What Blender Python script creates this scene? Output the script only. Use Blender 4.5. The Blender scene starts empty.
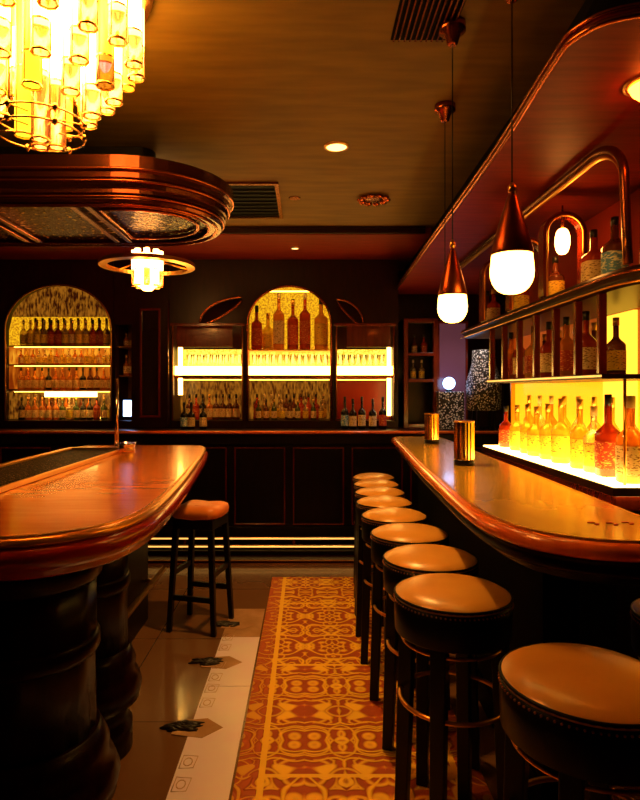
import bpy, bmesh, math, random
from mathutils import Vector, Matrix
random.seed(7)
S = bpy.context.scene
COL = S.collection
PI = math.pi

# ------------------------------------------------------------------ camera, world, exposure
cam_d = bpy.data.cameras.new('camera')
cam = bpy.data.objects.new('camera', cam_d); COL.objects.link(cam)
cam_d.sensor_fit = 'VERTICAL'; cam_d.sensor_height = 24.0; cam_d.lens = 18.0
cam_d.shift_x = 13 / 800; cam_d.shift_y = -10 / 800
cam_d.clip_start = 0.05
cam.location = (0, 0, 1.41); cam.rotation_euler = (PI / 2, 0, 0)
S.camera = cam
W = bpy.data.worlds.new('world'); S.world = W; W.use_nodes = True
W.node_tree.nodes['Background'].inputs[0].default_value = (1.0, 0.45, 0.15, 1)
W.node_tree.nodes['Background'].inputs[1].default_value = 0.002
S.view_settings.view_transform = 'Standard'
S.view_settings.look = 'None'
S.view_settings.exposure = 0.4
S.view_settings.gamma = 1.0
S.view_settings.use_curve_mapping = False

WARM = (1.0, 0.48, 0.10)
def lamp(name, kind, loc, energy, color=WARM, **kw):
    d = bpy.data.lights.new(name, kind); d.energy = energy; d.color = color
    for k, v in kw.items(): setattr(d, k, v)
    o = bpy.data.objects.new(name, d); COL.objects.link(o); o.location = loc
    return o

# ------------------------------------------------------------------ materials
M = {}
def rgb(c): return (c[0], c[1], c[2], 1)
def mat(name, col, rough=0.5, metal=0.0, em=None, es=0.0, trans=0.0, coat=0.0, col2=None,
        nscale=8.0, stretch=(1, 1, 1), bump=0.0, bscale=None, ntype='noise', lo=0.35, hi=0.65, ior=1.45, alpha=1.0, spec=None):
    m = bpy.data.materials.new(name); m.use_nodes = True
    nt = m.node_tree; b = nt.nodes['Principled BSDF']
    b.inputs['Base Color'].default_value = rgb(col)
    b.inputs['Roughness'].default_value = rough
    b.inputs['Metallic'].default_value = metal
    b.inputs['IOR'].default_value = ior
    b.inputs['Transmission Weight'].default_value = trans
    b.inputs['Coat Weight'].default_value = coat
    b.inputs['Coat Roughness'].default_value = 0.08
    b.inputs['Alpha'].default_value = alpha
    if spec is not None: b.inputs['Specular IOR Level'].default_value = spec
    if em: 
        b.inputs['Emission Color'].default_value = rgb(em); b.inputs['Emission Strength'].default_value = es
    if col2 or bump:
        tc = nt.nodes.new('ShaderNodeTexCoord'); mp = nt.nodes.new('ShaderNodeMapping')
        mp.inputs['Scale'].default_value = stretch
        nt.links.new(tc.outputs['Object'], mp.inputs['Vector'])
        if ntype == 'voronoi':
            n = nt.nodes.new('ShaderNodeTexVoronoi'); n.inputs['Scale'].default_value = nscale; out = n.outputs['Distance']
        else:
            n = nt.nodes.new('ShaderNodeTexNoise'); n.inputs['Scale'].default_value = nscale
            n.inputs['Detail'].default_value = 5; out = n.outputs['Fac']
        nt.links.new(mp.outputs['Vector'], n.inputs['Vector'])
        if col2:
            r = nt.nodes.new('ShaderNodeValToRGB')
            r.color_ramp.elements[0].position = lo; r.color_ramp.elements[1].position = hi
            r.color_ramp.elements[0].color = rgb(col); r.color_ramp.elements[1].color = rgb(col2)
            nt.links.new(out, r.inputs['Fac']); nt.links.new(r.outputs['Color'], b.inputs['Base Color'])
            if em and em == 'tex': pass
        if bump:
            bp = nt.nodes.new('ShaderNodeBump'); bp.inputs['Strength'].default_value = bump; bp.inputs['Distance'].default_value = 0.01
            nt.links.new(out, bp.inputs['Height']); nt.links.new(bp.outputs['Normal'], b.inputs['Normal'])
    M[name] = m
    return m

mat('ceiling_paint', (0.175, 0.090, 0.003), 0.65, col2=(0.24, 0.128, 0.005), nscale=3, stretch=(1, 6, 1))
mat('soffit_wood', (0.19, 0.012, 0.0015), 0.5, spec=0.2, col2=(0.26, 0.020, 0.003), nscale=5, stretch=(1, 8, 1))
mat('flat_black', (0.003, 0.002, 0.002), 0.7, spec=0.1)
mat('dark_wood', (0.012, 0.0012, 0.0006), 0.35, spec=0.3, col2=(0.022, 0.0025, 0.001), nscale=6, stretch=(6, 6, 1))
mat('pedestal_wood', (0.005, 0.0006, 0.0004), 0.28, spec=0.12, col2=(0.012, 0.001, 0.0006), nscale=6, stretch=(6, 6, 1))
mat('shade_copper', (0.26, 0.05, 0.012), 0.32, 1.0)
mat('red_glow', (1, .4, .1), 0.3, em=(1.0, 0.14, 0.01), es=24.0)
mat('gold_edge_wood', (0.75, 0.33, 0.05), 0.25, 0.6)
mat('edge_glow', (1, .7, .3), 0.4, em=(1.0, 0.50, 0.10), es=1.1)
mat('black_wood', (0.003, 0.0015, 0.0012), 0.4, spec=0.25, col2=(0.007, 0.0025, 0.0018), nscale=6, stretch=(6, 6, 1))
mat('red_wood', (0.11, 0.008, 0.002), 0.25, coat=0.3, col2=(0.17, 0.014, 0.004), nscale=6, stretch=(6, 6, 1))
mat('deep_red_lip', (0.34, 0.012, 0.004), 0.22, coat=0.4, col2=(0.42, 0.022, 0.006), nscale=5)
mat('lip_wood', (0.85, 0.14, 0.012), 0.24, coat=0.5, col2=(0.95, 0.20, 0.02), nscale=5, stretch=(5, 1, 1))
mat('counter_wood', (0.66, 0.38, 0.06), 0.25, 0.35, coat=0.3, col2=(0.72, 0.43, 0.075), nscale=3, stretch=(4, 1, 1))
mat('counter_red_wood', (0.78, 0.19, 0.02), 0.25, 0.25, coat=0.3, col2=(0.86, 0.24, 0.03), nscale=5, stretch=(1, 5, 1))
mat('brass', (0.85, 0.42, 0.09), 0.28, 1.0)
mat('dark_bronze', (0.20, 0.055, 0.015), 0.26, 0.9)
mat('copper', (0.52, 0.13, 0.035), 0.27, 1.0)
mat('gold_metal', (0.95, 0.62, 0.18), 0.16, 1.0)
mat('chrome', (0.85, 0.82, 0.80), 0.12, 1.0)
mat('tan_leather', (0.64, 0.28, 0.04), 0.30, col2=(0.72, 0.34, 0.055), nscale=6, bump=0.06)
mat('orange_leather', (0.85, 0.22, 0.035), 0.4, col2=(0.9, 0.26, 0.045), nscale=6, bump=0.06)
mat('black_leather', (0.003, 0.002, 0.002), 0.4, spec=0.15)
mat('black_metal', (0.004, 0.003, 0.003), 0.35, spec=0.25)
mat('stud_metal', (0.45, 0.16, 0.08), 0.3, 1.0)
mat('niche_gold', (0.75, 0.36, 0.05), 0.35, 0.3, col2=(0.55, 0.20, 0.03), nscale=22, bump=0.3)
mat('amber_backlit', (0.8, 0.3, 0.03), 0.3, em=(1.0, 0.47, 0.008), es=0.95)
mat('amber_backlit_bright', (0.8, 0.4, 0.05), 0.3, em=(1.0, 0.50, 0.03), es=1.6)
mat('red_backing', (0.36, 0.020, 0.003), 0.35)
mat('red_added_glow', (0.3, 0.03, 0.004), 0.3, em=(1.0, 0.16, 0.01), es=0.22)
mat('opal_light', (1, 0.85, 0.6), 0.4, em=(1.0, 0.62, 0.14), es=9.0)
mat('opal_strip', (1, 0.85, 0.6), 0.4, em=(1.0, 0.58, 0.12), es=8.0)
mat('led_strip', (1, 0.7, 0.3), 0.4, em=(1.0, 0.42, 0.05), es=9.0)
mat('bulb_glow', (1, 0.9, 0.7), 0.3, em=(1.0, 0.50, 0.065), es=13.0)
mat('sconce_glow', (1, 0.8, 0.5), 0.3, em=(1.0, 0.36, 0.06), es=28.0)
mat('rod_glow', (1, 0.9, 0.7), 0.3, em=(1.0, 0.52, 0.14), es=13.0)
mat('rod_yellow', (1, 0.8, 0.1), 0.3, em=(1.0, 0.62, 0.02), es=1.6)
mat('rod_clear', (0.45, 0.18, 0.08), 0.08, trans=0.6)
mat('rod_violet', (0.22, 0.10, 0.30), 0.08, trans=0.6)
mat('downlight_glow', (1, 0.8, 0.4), 0.3, em=(1.0, 0.72, 0.22), es=2.2)
mat('blue_glow', (0.3, 0.5, 1), 0.3, em=(0.35, 0.55, 1.0), es=5.0)
mat('speckled_glass', (0.07, 0.026, 0.004), 0.25, spec=0.2, col2=(0.95, 0.55, 0.12), nscale=38, lo=0.60, hi=0.70, bump=0.6)
mat('rim_bronze', (0.12, 0.030, 0.008), 0.24, 0.9)
mat('speckled_black', (0.55, 0.34, 0.22), 0.5, col2=(0.003, 0.002, 0.002), nscale=85, ntype='voronoi', lo=0.16, hi=0.30, bump=0.6, spec=0.1)
mat('sequin', (1.0, 0.97, 0.95), 0.35, col2=(0.03, 0.025, 0.02), nscale=62, ntype='voronoi', lo=0.34, hi=0.46, bump=0.8)
mat('smoked_glass', (0.02, 0.010, 0.008), 0.08, spec=0.6)
mat('lavender_pane', (0.09, 0.035, 0.06), 0.15, em=(0.16, 0.05, 0.07), es=0.35)
mat('clear_glass', (1.0, 0.85, 0.55), 0.05, trans=0.85)
mat('cream_label', (0.95, 0.72, 0.35), 0.6, col2=(0.35, 0.14, 0.03), nscale=70, stretch=(1, 1, 2.6), lo=0.54, hi=0.6)
mat('yellow_label', (1.0, 0.72, 0.06), 0.6, col2=(0.30, 0.10, 0.02), nscale=75, stretch=(1, 1, 2.6), lo=0.55, hi=0.62)
mat('red_label', (0.50, 0.04, 0.01), 0.6, col2=(0.95, 0.45, 0.10), nscale=75, stretch=(1, 1, 2.6), lo=0.55, hi=0.62)
mat('blue_label', (0.10, 0.30, 0.60), 0.5, col2=(0.8, 0.85, 0.7), nscale=60, stretch=(1, 1, 2.6), lo=0.5, hi=0.58)
mat('black_cap', (0.01, 0.008, 0.007), 0.35)
mat('white_cap', (0.75, 0.6, 0.35), 0.4)
mat('gold_cap', (0.85, 0.5, 0.12), 0.3, 0.8)
mat('white_inlay', (1.0, 0.78, 1.0), 0.25, col2=(1.0, 0.86, 1.0), nscale=6)
mat('tile_relief', (0.62, 0.36, 0.28), 0.4)
mat('cut_tile', (0.42, 0.22, 0.10), 0.25, col2=(0.55, 0.30, 0.16), nscale=10)
mat('mosaic_black', (0.015, 0.008, 0.006), 0.3)
mat('reflection_red', (0.55, 0.012, 0.006), 0.5)
mat('vent_white', (0.35, 0.24, 0.12), 0.5)
for nm, c, tr in (('amber', (0.85, 0.26, 0.03), .45), ('yellow', (1.0, 0.66, 0.06), .5), ('red', (0.55, 0.05, 0.012), .35), ('brown', (0.16, 0.035, 0.012), .3),
              ('green', (0.10, 0.14, 0.03), .4), ('dark', (0.012, 0.008, 0.008), 0.0), ('clear', (0.9, 0.7, 0.4), .7), ('blue', (0.03, 0.06, 0.18), .3), ('orange', (0.95, 0.38, 0.05), .4)):
    mat(nm + '_bottle_glass', c, 0.12, trans=tr)

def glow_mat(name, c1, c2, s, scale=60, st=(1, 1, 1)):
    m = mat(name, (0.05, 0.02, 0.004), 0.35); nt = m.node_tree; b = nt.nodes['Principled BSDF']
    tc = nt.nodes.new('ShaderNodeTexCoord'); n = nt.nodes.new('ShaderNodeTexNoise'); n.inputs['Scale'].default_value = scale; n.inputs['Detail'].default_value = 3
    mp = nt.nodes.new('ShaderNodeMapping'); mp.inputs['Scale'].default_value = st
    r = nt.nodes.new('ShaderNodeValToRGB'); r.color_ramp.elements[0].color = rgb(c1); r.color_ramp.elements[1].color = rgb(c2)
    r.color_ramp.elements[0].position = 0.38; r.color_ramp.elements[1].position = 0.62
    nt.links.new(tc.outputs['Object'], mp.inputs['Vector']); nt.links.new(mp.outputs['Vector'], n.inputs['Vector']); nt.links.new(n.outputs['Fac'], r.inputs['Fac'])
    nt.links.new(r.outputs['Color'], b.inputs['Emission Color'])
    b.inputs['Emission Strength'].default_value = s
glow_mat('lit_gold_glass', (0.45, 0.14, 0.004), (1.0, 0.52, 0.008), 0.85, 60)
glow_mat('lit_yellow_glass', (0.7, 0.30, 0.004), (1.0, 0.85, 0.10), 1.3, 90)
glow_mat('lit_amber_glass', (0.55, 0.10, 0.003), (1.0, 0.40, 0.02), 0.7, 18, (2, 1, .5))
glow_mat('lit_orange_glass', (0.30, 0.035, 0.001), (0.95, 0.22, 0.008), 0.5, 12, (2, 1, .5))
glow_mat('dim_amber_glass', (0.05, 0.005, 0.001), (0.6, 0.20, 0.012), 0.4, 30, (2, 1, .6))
# floor tile material : large glossy tiles with thin joints
def floor_mat():
    m = mat('floor_tile', (0.30, 0.17, 0.085), 0.22, coat=0.2)
    nt = m.node_tree; b = nt.nodes['Principled BSDF']
    tc = nt.nodes.new('ShaderNodeTexCoord')
    br = nt.nodes.new('ShaderNodeTexBrick'); br.offset = 0.0
    br.inputs['Scale'].default_value = 1.0; br.inputs['Brick Width'].default_value = 0.85; br.inputs['Row Height'].default_value = 0.85
    br.inputs['Mortar Size'].default_value = 0.004
    br.inputs['Color1'].default_value = (0.24, 0.105, 0.038, 1); br.inputs['Color2'].default_value = (0.21, 0.09, 0.032, 1)
    br.inputs['Mortar'].default_value = (0.12, 0.05, 0.02, 1)
    nt.links.new(tc.outputs['Object'], br.inputs['Vector'])
    n = nt.nodes.new('ShaderNodeTexNoise'); n.inputs['Scale'].default_value = 2.5; n.inputs['Detail'].default_value = 4
    nt.links.new(tc.outputs['Object'], n.inputs['Vector'])
    mx = nt.nodes.new('ShaderNodeMixRGB'); mx.blend_type = 'MULTIPLY'; mx.inputs['Fac'].default_value = 0.35
    nt.links.new(br.outputs['Color'], mx.inputs['Color1']); nt.links.new(n.outputs['Fac'], mx.inputs['Color2'])
    nt.links.new(mx.outputs['Color'], b.inputs['Base Color'])
floor_mat()

# patterned carpet : mirrored scroll work, side borders and cross bands, all in its own coordinates
def rug_mat(half_w):
    m = mat('patterned_carpet', (0.8, 0.3, 0.03), 0.6)
    nt = m.node_tree; b = nt.nodes['Principled BSDF']; L = nt.links.new
    def N(t, **k):
        n = nt.nodes.new(t)
        for a, v in k.items(): setattr(n, a, v)
        return n
    def mth(op, a, bb=None, c=None):
        n = N('ShaderNodeMath', operation=op)
        for i, v in enumerate((a, bb, c)):
            if v is None: continue
            if isinstance(v, (int, float)): n.inputs[i].default_value = v
            else: L(v, n.inputs[i])
        return n.outputs[0]
    tc = N('ShaderNodeTexCoord'); sp = N('ShaderNodeSeparateXYZ'); L(tc.outputs['Object'], sp.inputs[0])
    ax = mth('ABSOLUTE', sp.outputs['X'])
    u = mth('PINGPONG', mth('ADD', sp.outputs['X'], 5.0), 0.15)
    v = mth('PINGPONG', mth('ADD', sp.outputs['Y'], 5.0), 0.22)
    cx = N('ShaderNodeCombineXYZ'); L(u, cx.inputs[0]); L(v, cx.inputs[1])
    L(mth('MULTIPLY', mth('FLOOR', mth('DIVIDE', mth('ADD', sp.outputs['Y'], 5.0), 0.88)), 0.37), cx.inputs[2])
    no = N('ShaderNodeTexNoise'); no.inputs['Scale'].default_value = 4.6; no.inputs['Detail'].default_value = 1.0
    L(cx.outputs[0], no.inputs['Vector'])
    scroll = mth('SINE', mth('MULTIPLY', no.outputs['Fac'], 52.0))           # contour rings
    vo = N('ShaderNodeTexVoronoi'); vo.inputs['Scale'].default_value = 8.0; L(cx.outputs[0], vo.inputs['Vector'])
    ring = mth('SINE', mth('MULTIPLY', vo.outputs['Distance'], 24.0))
    pat = mth('MAXIMUM', scroll, mth('MULTIPLY', ring, 0.8))
    # border lines
    d = mth('SUBTRACT', half_w, ax)
    l1 = mth('LESS_THAN', mth('ABSOLUTE', mth('SUBTRACT', d, 0.095)), 0.012)
    vy = mth('PINGPONG', mth('ADD', sp.outputs['Y'], 5.0), 0.44)
    l2 = mth('LESS_THAN', vy, 0.010)
    inside = mth('GREATER_THAN', d, 0.10)
    l2 = mth('MULTIPLY', l2, inside)
    line = mth('MAXIMUM', l1, l2)
    h = mth('MAXIMUM', pat, mth('MULTIPLY', line, 1.3))
    fac = N('ShaderNodeMapRange'); fac.inputs[1].default_value = -0.6; fac.inputs[2].default_value = 0.9
    L(h, fac.inputs[0])
    r = N('ShaderNodeValToRGB')
    r.color_ramp.elements[0].color = (0.12, 0.006, 0.001, 1); r.color_ramp.elements[1].color = (1.0, 0.58, 0.02, 1)
    e = r.color_ramp.elements.new(0.55); e.color = (0.55, 0.085, 0.003, 1)
    L(fac.outputs[0], r.inputs['Fac']); 
    bc = N('ShaderNodeMixRGB'); bc.inputs['Color1'].default_value = (0.55, 0.10, 0.014, 1)
    inb = mth('MAXIMUM', mth('GREATER_THAN', d, 0.08), mth('MULTIPLY', mth('GREATER_THAN', pat, 0.75), 0.6))
    L(inb, bc.inputs['Fac']); L(r.outputs['Color'], bc.inputs['Color2']); L(bc.outputs['Color'], b.inputs['Base Color'])
    bp = N('ShaderNodeBump'); bp.inputs['Strength'].default_value = 1.0; bp.inputs['Distance'].default_value = 0.012
    L(fac.outputs[0], bp.inputs['Height']); L(bp.outputs['Normal'], b.inputs['Normal'])
rug_mat(0.45)

# ------------------------------------------------------------------ mesh helpers
def box(bm, x0, x1, y0, y1, z0, z1, mi=0):
    v = [bm.verts.new(p) for p in ((x0,y0,z0),(x1,y0,z0),(x1,y1,z0),(x0,y1,z0),(x0,y0,z1),(x1,y0,z1),(x1,y1,z1),(x0,y1,z1))]
    for f in ((0,3,2,1),(4,5,6,7),(0,1,5,4),(1,2,6,5),(2,3,7,6),(3,0,4,7)):
        fc = bm.faces.new([v[i] for i in f]); fc.material_index = mi
def ringloft(bm, rings, mi=0, cap=True, closed=False, smooth=True):
    vs = [[bm.verts.new(p) for p in r] for r in rings]
    n = len(vs[0])
    pairs = list(zip(vs[:-1], vs[1:]))
    if closed: pairs.append((vs[-1], vs[0]))
    for a, b in pairs:
        for i in range(n):
            f = bm.faces.new((a[i], a[(i+1) % n], b[(i+1) % n], b[i])); f.material_index = mi; f.smooth = smooth
    if cap and not closed:
        for r, rev in ((vs[0], True), (vs[-1], False)):
            f = bm.faces.new(list(reversed(r)) if rev else r); f.material_index = mi
def lathe(bm, prof, c=(0,0,0), seg=20, mi=0, sq=0.0, mis=None, cap=True):
    """prof: (r,z) list; sq>0 squares the section"""
    rings = []
    for r, z in prof:
        rg = []
        for i in range(seg):
            a = 2*PI*i/seg + PI/seg
            ca, sa = math.cos(a), math.sin(a)
            k = 1.0
            if sq: k = 1.0/((abs(ca)**(2+sq*6)+abs(sa)**(2+sq*6))**(1/(2+sq*6)))
            rg.append((c[0]+r*k*ca, c[1]+r*k*sa, c[2]+z))
        rings.append(rg)
    vs = [[bm.verts.new(p) for p in r] for r in rings]
    for j in range(len(vs)-1):
        for i in range(seg):
            f = bm.faces.new((vs[j][i], vs[j][(i+1) % seg], vs[j+1][(i+1) % seg], vs[j+1][i]))
            f.smooth = True; f.material_index = mis[j] if mis else mi
    if cap:
        f = bm.faces.new(list(reversed(vs[0]))); f.material_index = mis[0] if mis else mi
        f = bm.faces.new(vs[-1]); f.material_index = mis[-1] if mis else mi
def tube(bm, path, r, seg=8, mi=0, closed=False):
    P = [Vector(p) for p in path]; n = len(P); rings = []
    up = Vector((0, 0, 1)); prev = None
    for i in range(n):
        if closed: t = P[(i+1) % n] - P[i-1]
        else: t = P[min(i+1, n-1)] - P[max(i-1, 0)]
        t.normalize()
        if prev is None:
            a = t.cross(up)
            if a.length < 1e-3: a = t.cross(Vector((1, 0, 0)))
        else:
            a = prev - t*prev.dot(t)
        a.normalize(); prev = a; b = t.cross(a)
        rr = r[i] if isinstance(r, (list, tuple)) else r
        rings.append([P[i] + (a*math.cos(2*PI*k/seg) + b*math.sin(2*PI*k/seg))*rr for k in range(seg)])
    ringloft(bm, rings, mi, cap=True, closed=closed)
def bar(bm, p0, p1, w0, w1=None, mi=0, rot=0.0):
    """square-section tapered bar with horizontal ends"""
    w1 = w1 or w0; rings = []
    for p, w in ((p0, w0), (p1, w1)):
        rings.append([(p[0]+w*.7071*math.cos(rot+PI/4+k*PI/2), p[1]+w*.7071*math.sin(rot+PI/4+k*PI/2), p[2]) for k in range(4)])
    ringloft(bm, rings, mi, smooth=False)
def catmull(pts, n=6, closed=False):
    out = []; m = len(pts)
    rng = range(m if closed else m-1)
    for i in rng:
        if closed: p0, p1, p2, p3 = pts[i-1], pts[i], pts[(i+1) % m], pts[(i+2) % m]
        else: p0, p1, p2, p3 = pts[max(i-1, 0)], pts[i], pts[i+1], pts[min(i+2, m-1)]
        for k in range(n):
            t = k/n
            out.append(tuple(0.5*((2*b)+(-a+c)*t+(2*a-5*b+4*c-d)*t*t+(-a+3*b-3*c+d)*t**3) for a, b, c, d in zip(p0, p1, p2, p3)))
    if not closed: out.append(tuple(pts[-1]))
    return out
def offs(poly, d):
    """offset closed CCW polygon outwards by d"""
    n = len(poly); out = []
    for i in range(n):
        a, b, c = Vector(poly[i-1][:2]), Vector(poly[i][:2]), Vector(poly[(i+1) % n][:2])
        e1 = (b-a).normalized(); e2 = (c-b).normalized()
        n1 = Vector((e1.y, -e1.x)); n2 = Vector((e2.y, -e2.x)); nn = (n1+n2)
        if nn.length < 1e-6: nn = n1
        nn.normalize(); k = 1/max(0.5, nn.dot(n1))
        q = b + nn*d*k; out.append((q.x, q.y))
    return out
def ccw(poly):
    a = sum(poly[i-1][0]*poly[i][1]-poly[i][0]*poly[i-1][1] for i in range(len(poly)))
    return poly if a > 0 else list(reversed(poly))
def outline_loft(bm, poly, prof, mi=0, cap=True, closed=False, smooth=False):
    """prof: list of (offset,z) bottom to top"""
    ringloft(bm, [[(x, y, z) for x, y in offs(poly, d)] for d, z in prof], mi, cap, closed, smooth)
def obj(name, bm, mats, parent=None, loc=None, bevel=0.0, auto=True):
    bmesh.ops.recalc_face_normals(bm, faces=bm.faces[:])
    me = bpy.data.meshes.new(name); bm.to_mesh(me); bm.free()
    for m in (mats if isinstance(mats, (list, tuple)) else [mats]): me.materials.append(M[m])
    o = bpy.data.objects.new(name, me); COL.objects.link(o)
    if parent: o.parent = parent
    if loc: o.location = loc
    if bevel:
        b = o.modifiers.new('bevel', 'BEVEL'); b.width = bevel; b.segments = 2; b.limit_method = 'ANGLE'
    return o
def B(): return bmesh.new()
def tag(o, label=None, cat=None, group=None, kind=None):
    if label: o['label'] = label
    if cat: o['category'] = cat
    if group: o['group'] = group
    if kind: o['kind'] = kind
    return o
def empty(name, label, cat, loc=(0,0,0), rz=0.0, group=None):
    o = bpy.data.objects.new(name, None); COL.objects.link(o); o.location = loc; o.rotation_euler = (0, 0, rz)
    o.empty_display_size = 0.1
    return tag(o, label, cat, group)
def struct(name, bm, m, bevel=0.0):
    o = obj(name, bm, m, bevel=bevel); o['kind'] = 'structure'; return o
def kids(o): return [c for c in COL.objects if c.parent == o]
def copy_tree(src, loc, rz=None, label=None, cmap=None):
    r = src.copy(); COL.objects.link(r); r.location = loc
    if rz is not None: r.rotation_euler = (0, 0, rz)
    if label: r['label'] = label
    for ch in kids(src):
        c = ch.copy(); COL.objects.link(c); c.parent = r
        for g in kids(ch):
            d = g.copy(); COL.objects.link(d); d.parent = c
    return r
ORD = ['first','second','third','fourth','fifth','sixth','seventh','eighth','ninth','tenth','eleventh','twelfth','thirteenth','fourteenth','fifteenth','sixteenth','seventeenth','eighteenth','nineteenth','twentieth']

# ================================================================== STRUCTURE
XL, XR, Y0, Y1, ZC = -3.3, 1.95, -1.6, 5.95, 2.65
b = B(); box(b, XL, XR, Y0, Y1, -0.05, 0); struct('floor', b, 'floor_tile')
b = B(); box(b, XL, XR, Y0, Y1, ZC, ZC+0.1); struct('ceiling', b, 'ceiling_paint')
b = B(); box(b, XL, XR, Y1, Y1+0.1, -0.05, ZC+0.1); struct('wall_back', b, 'dark_wood')
b = B(); box(b, XL-0.1, XL, Y0, Y1+0.1, -0.05, ZC+0.1); struct('wall_left', b, 'dark_wood')
b = B(); box(b, XR, XR+0.1, Y0, Y1+0.1, -0.05, ZC+0.1); struct('wall_right', b, 'dark_wood')
b = B(); box(b, XL, XR, Y0-0.1, Y0, -0.05, ZC+0.1); struct('wall_front', b, 'black_wood')
# lowered band of ceiling in front of the back wall
b = B(); box(b, XL, 0.95, 4.58, Y1, 2.595, ZC); struct('ceiling', b, 'soffit_wood')
b = B(); box(b, XL, 0.90, 4.55, 4.58, 2.60, ZC); box(b, XL, 0.90, 4.535, 4.55, 2.635, ZC); struct('trim_1', b, 'dark_wood', 0.004)
# soffit over the right bar
sp = catmull([(0.82,5.7),(0.80,4.9),(0.765,3.6),(0.735,2.4),(0.695,1.72),(0.70,1.55),(0.80,1.46),(1.1,1.42),(1.94,1.40)], 6) + [(1.94,5.7)]
sp = ccw(sp)
b = B(); outline_loft(b, sp, [(0,2.32),(0,2.345),(-0.03,2.35)], 0); struct('trim_2', b, 'soffit_wood')
b = B(); outline_loft(b, sp, [(-0.02,2.345),(-0.18,2.652)], 0); struct('trim_3', b, 'flat_black')  # sloped face coloured black in place of the cove's shadow
b = B()
pth = catmull([(0.82,5.7),(0.80,4.9),(0.765,3.6),(0.735,2.4),(0.695,1.72),(0.70,1.55),(0.80,1.46),(1.1,1.42),(1.94,1.40)], 6)
tube(b, [(x-0.003,y,2.322) for x, y in pth], 0.009); tube(b, [(x-0.004,y,2.345) for x, y in pth], 0.007)
struct('trim_4', b, 'copper')

# plinth step in front of the back bar
b = B(); box(b, XL, XR-0.02, 4.86, 5.22, 0.0, 0.035); struct('trim_5', b, 'dark_wood', 0.006)
b = B(); box(b, XL, XR-0.02, 5.0, 5.22, 0.035, 0.07); struct('trim_6', b, 'black_wood', 0.006)
b = B(); box(b, XL, XR-0.02, 4.853, 4.86, 0.0, 0.008); box(b, XL, XR-0.02, 4.85, 4.858, 0.026, 0.034); struct('trim_20', b, 'brass')

# inlaid light floor tiles along the carpet
b = B(); 
ys = [-0.6, 0.55, 1.7, 2.85, 3.42]
for i in range(4): box(b, -0.485, -0.270, ys[i]+0.002, ys[i+1]-0.002, 0.0, 0.003)
struct('trim_7', b, 'white_inlay')
b = B(); box(b, -0.485, -0.27, 3.424, 3.86, 0.0, 0.0025); struct('trim_8', b, 'cut_tile')
# relief ornament along the light strip
b = B()
for yc in (2.10, 2.66, 2.90, 3.24):
    for k in range(2):
        y = yc+k*0.13
        tube(b, [(-0.477,y,0.003),(-0.425,y+0.004,0.003),(-0.418,y+0.075,0.003),(-0.474,y+0.08,0.003)], 0.0022, 5, closed=True)
        tube(b, [(-0.45+0.016*math.cos(u),y+0.04+0.024*math.sin(u),0.003) for u in [q*PI/5 for q in range(10)]], 0.0022, 5, closed=True)
struct('trim_9', b, 'tile_relief')
# pointed cut tiles with black mosaic
for i, (cx, cy) in enumerate(((-0.455,2.50),(-0.44,3.10),(-0.41,3.60))):
    b = B()
    pts = [(-0.10,-0.05),(0.03,-0.075),(0.105,0.0),(0.03,0.07),(-0.10,0.05)]
    ringloft(b, [[(cx+x, cy+y, z) for x, y in pts] for z in (0.0, 0.0045)], smooth=False)
    struct('trim_%d' % (10+2*i), b, 'cut_tile')
    b = B(); rnd = random.Random(i)
    for k in range(26):
        a = rnd.uniform(-0.4, 0.4); x = cx-0.07+rnd.uniform(-0.06, 0.05); y = cy+rnd.uniform(-0.035, 0.035); l = rnd.uniform(0.02, 0.05)
        tube(b, [(x-l*math.cos(a), y-l*math.sin(a), 0.004), (x, y, 0.005), (x+l*math.cos(a), y+l*math.sin(a), 0.004)], [0.003, 0.010, 0.003], 6)
    struct('trim_%d' % (11+2*i), b, 'mosaic_black')

# ceiling fittings -------------------------------------------------
def downlight(x, y, z, r, lab, spot=0, m='downlight_glow', c=WARM):
    t = empty('recessed_downlight', lab, 'ceiling light', (x, y, z))
    b = B(); lathe(b, [(r*1.25,-0.001),(r*1.25,-0.006),(r*1.0,-0.010),(r*1.0,-0.002)], seg=28, cap=False); obj('trim_ring', b, 'brass', t)
    b = B()
    if m == 'red_glow': lathe(b, [(0.003,-0.05),(r*0.5,-0.044),(r*0.85,-0.025),(r*0.98,-0.008),(r*0.98,-0.001)], seg=28)
    else: lathe(b, [(r*0.99,-0.006),(r*0.99,-0.001)], seg=28)
    obj('lens', b, m, t)
    if spot:
        l = lamp('downlight_beam', 'SPOT', (x, y, z-0.03), spot, c, spot_size=R(95), spot_blend=0.6, shadow_soft_size=0.05)
        l.parent = t; l.location = (0, 0, -0.03)
def R(d): return d*PI/180
downlight(0.15, 3.05, ZC, 0.052, 'round recessed downlight glowing yellow in the middle of the ceiling', 90)
downlight(-0.10, 5.0, 2.595, 0.03, 'small recessed downlight in the lowered ceiling band above the back bar', 8)
downlight(1.02, 1.78, 2.32, 0.06, 'orange downlight in the lowered red soffit over the right bar', 0, 'red_glow', (1.0, 0.16, 0.02))
downlight(1.30, 5.1, 2.32, 0.022, 'tiny white spotlight added in the soffit to brighten the sequinned ornaments', 14, c=(1.0, 0.85, 0.75))  # spotlight added only to brighten the sequins below
t = empty('ceiling_rosette', 'small copper floral rosette flush on the ceiling right of the downlight', 'rosette', (0.43, 3.87, ZC))
b = B(); lathe(b, [(0.07,-0.001),(0.065,-0.012),(0.03,-0.018)], seg=20); obj('plate', b, 'dark_bronze', t)
b = B()
for k in range(10):
    a = k*2*PI/10; lathe(b, [(0.004,-0.03),(0.022,-0.022),(0.026,-0.012),(0.01,-0.004)], (0.085*math.cos(a), 0.085*math.sin(a), 0), 10)
obj('petal_ring', b, 'copper', t)
b = B(); lathe(b, [(0.035,-0.006),(0.04,-0.001)], (0,0,0), 18)
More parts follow.
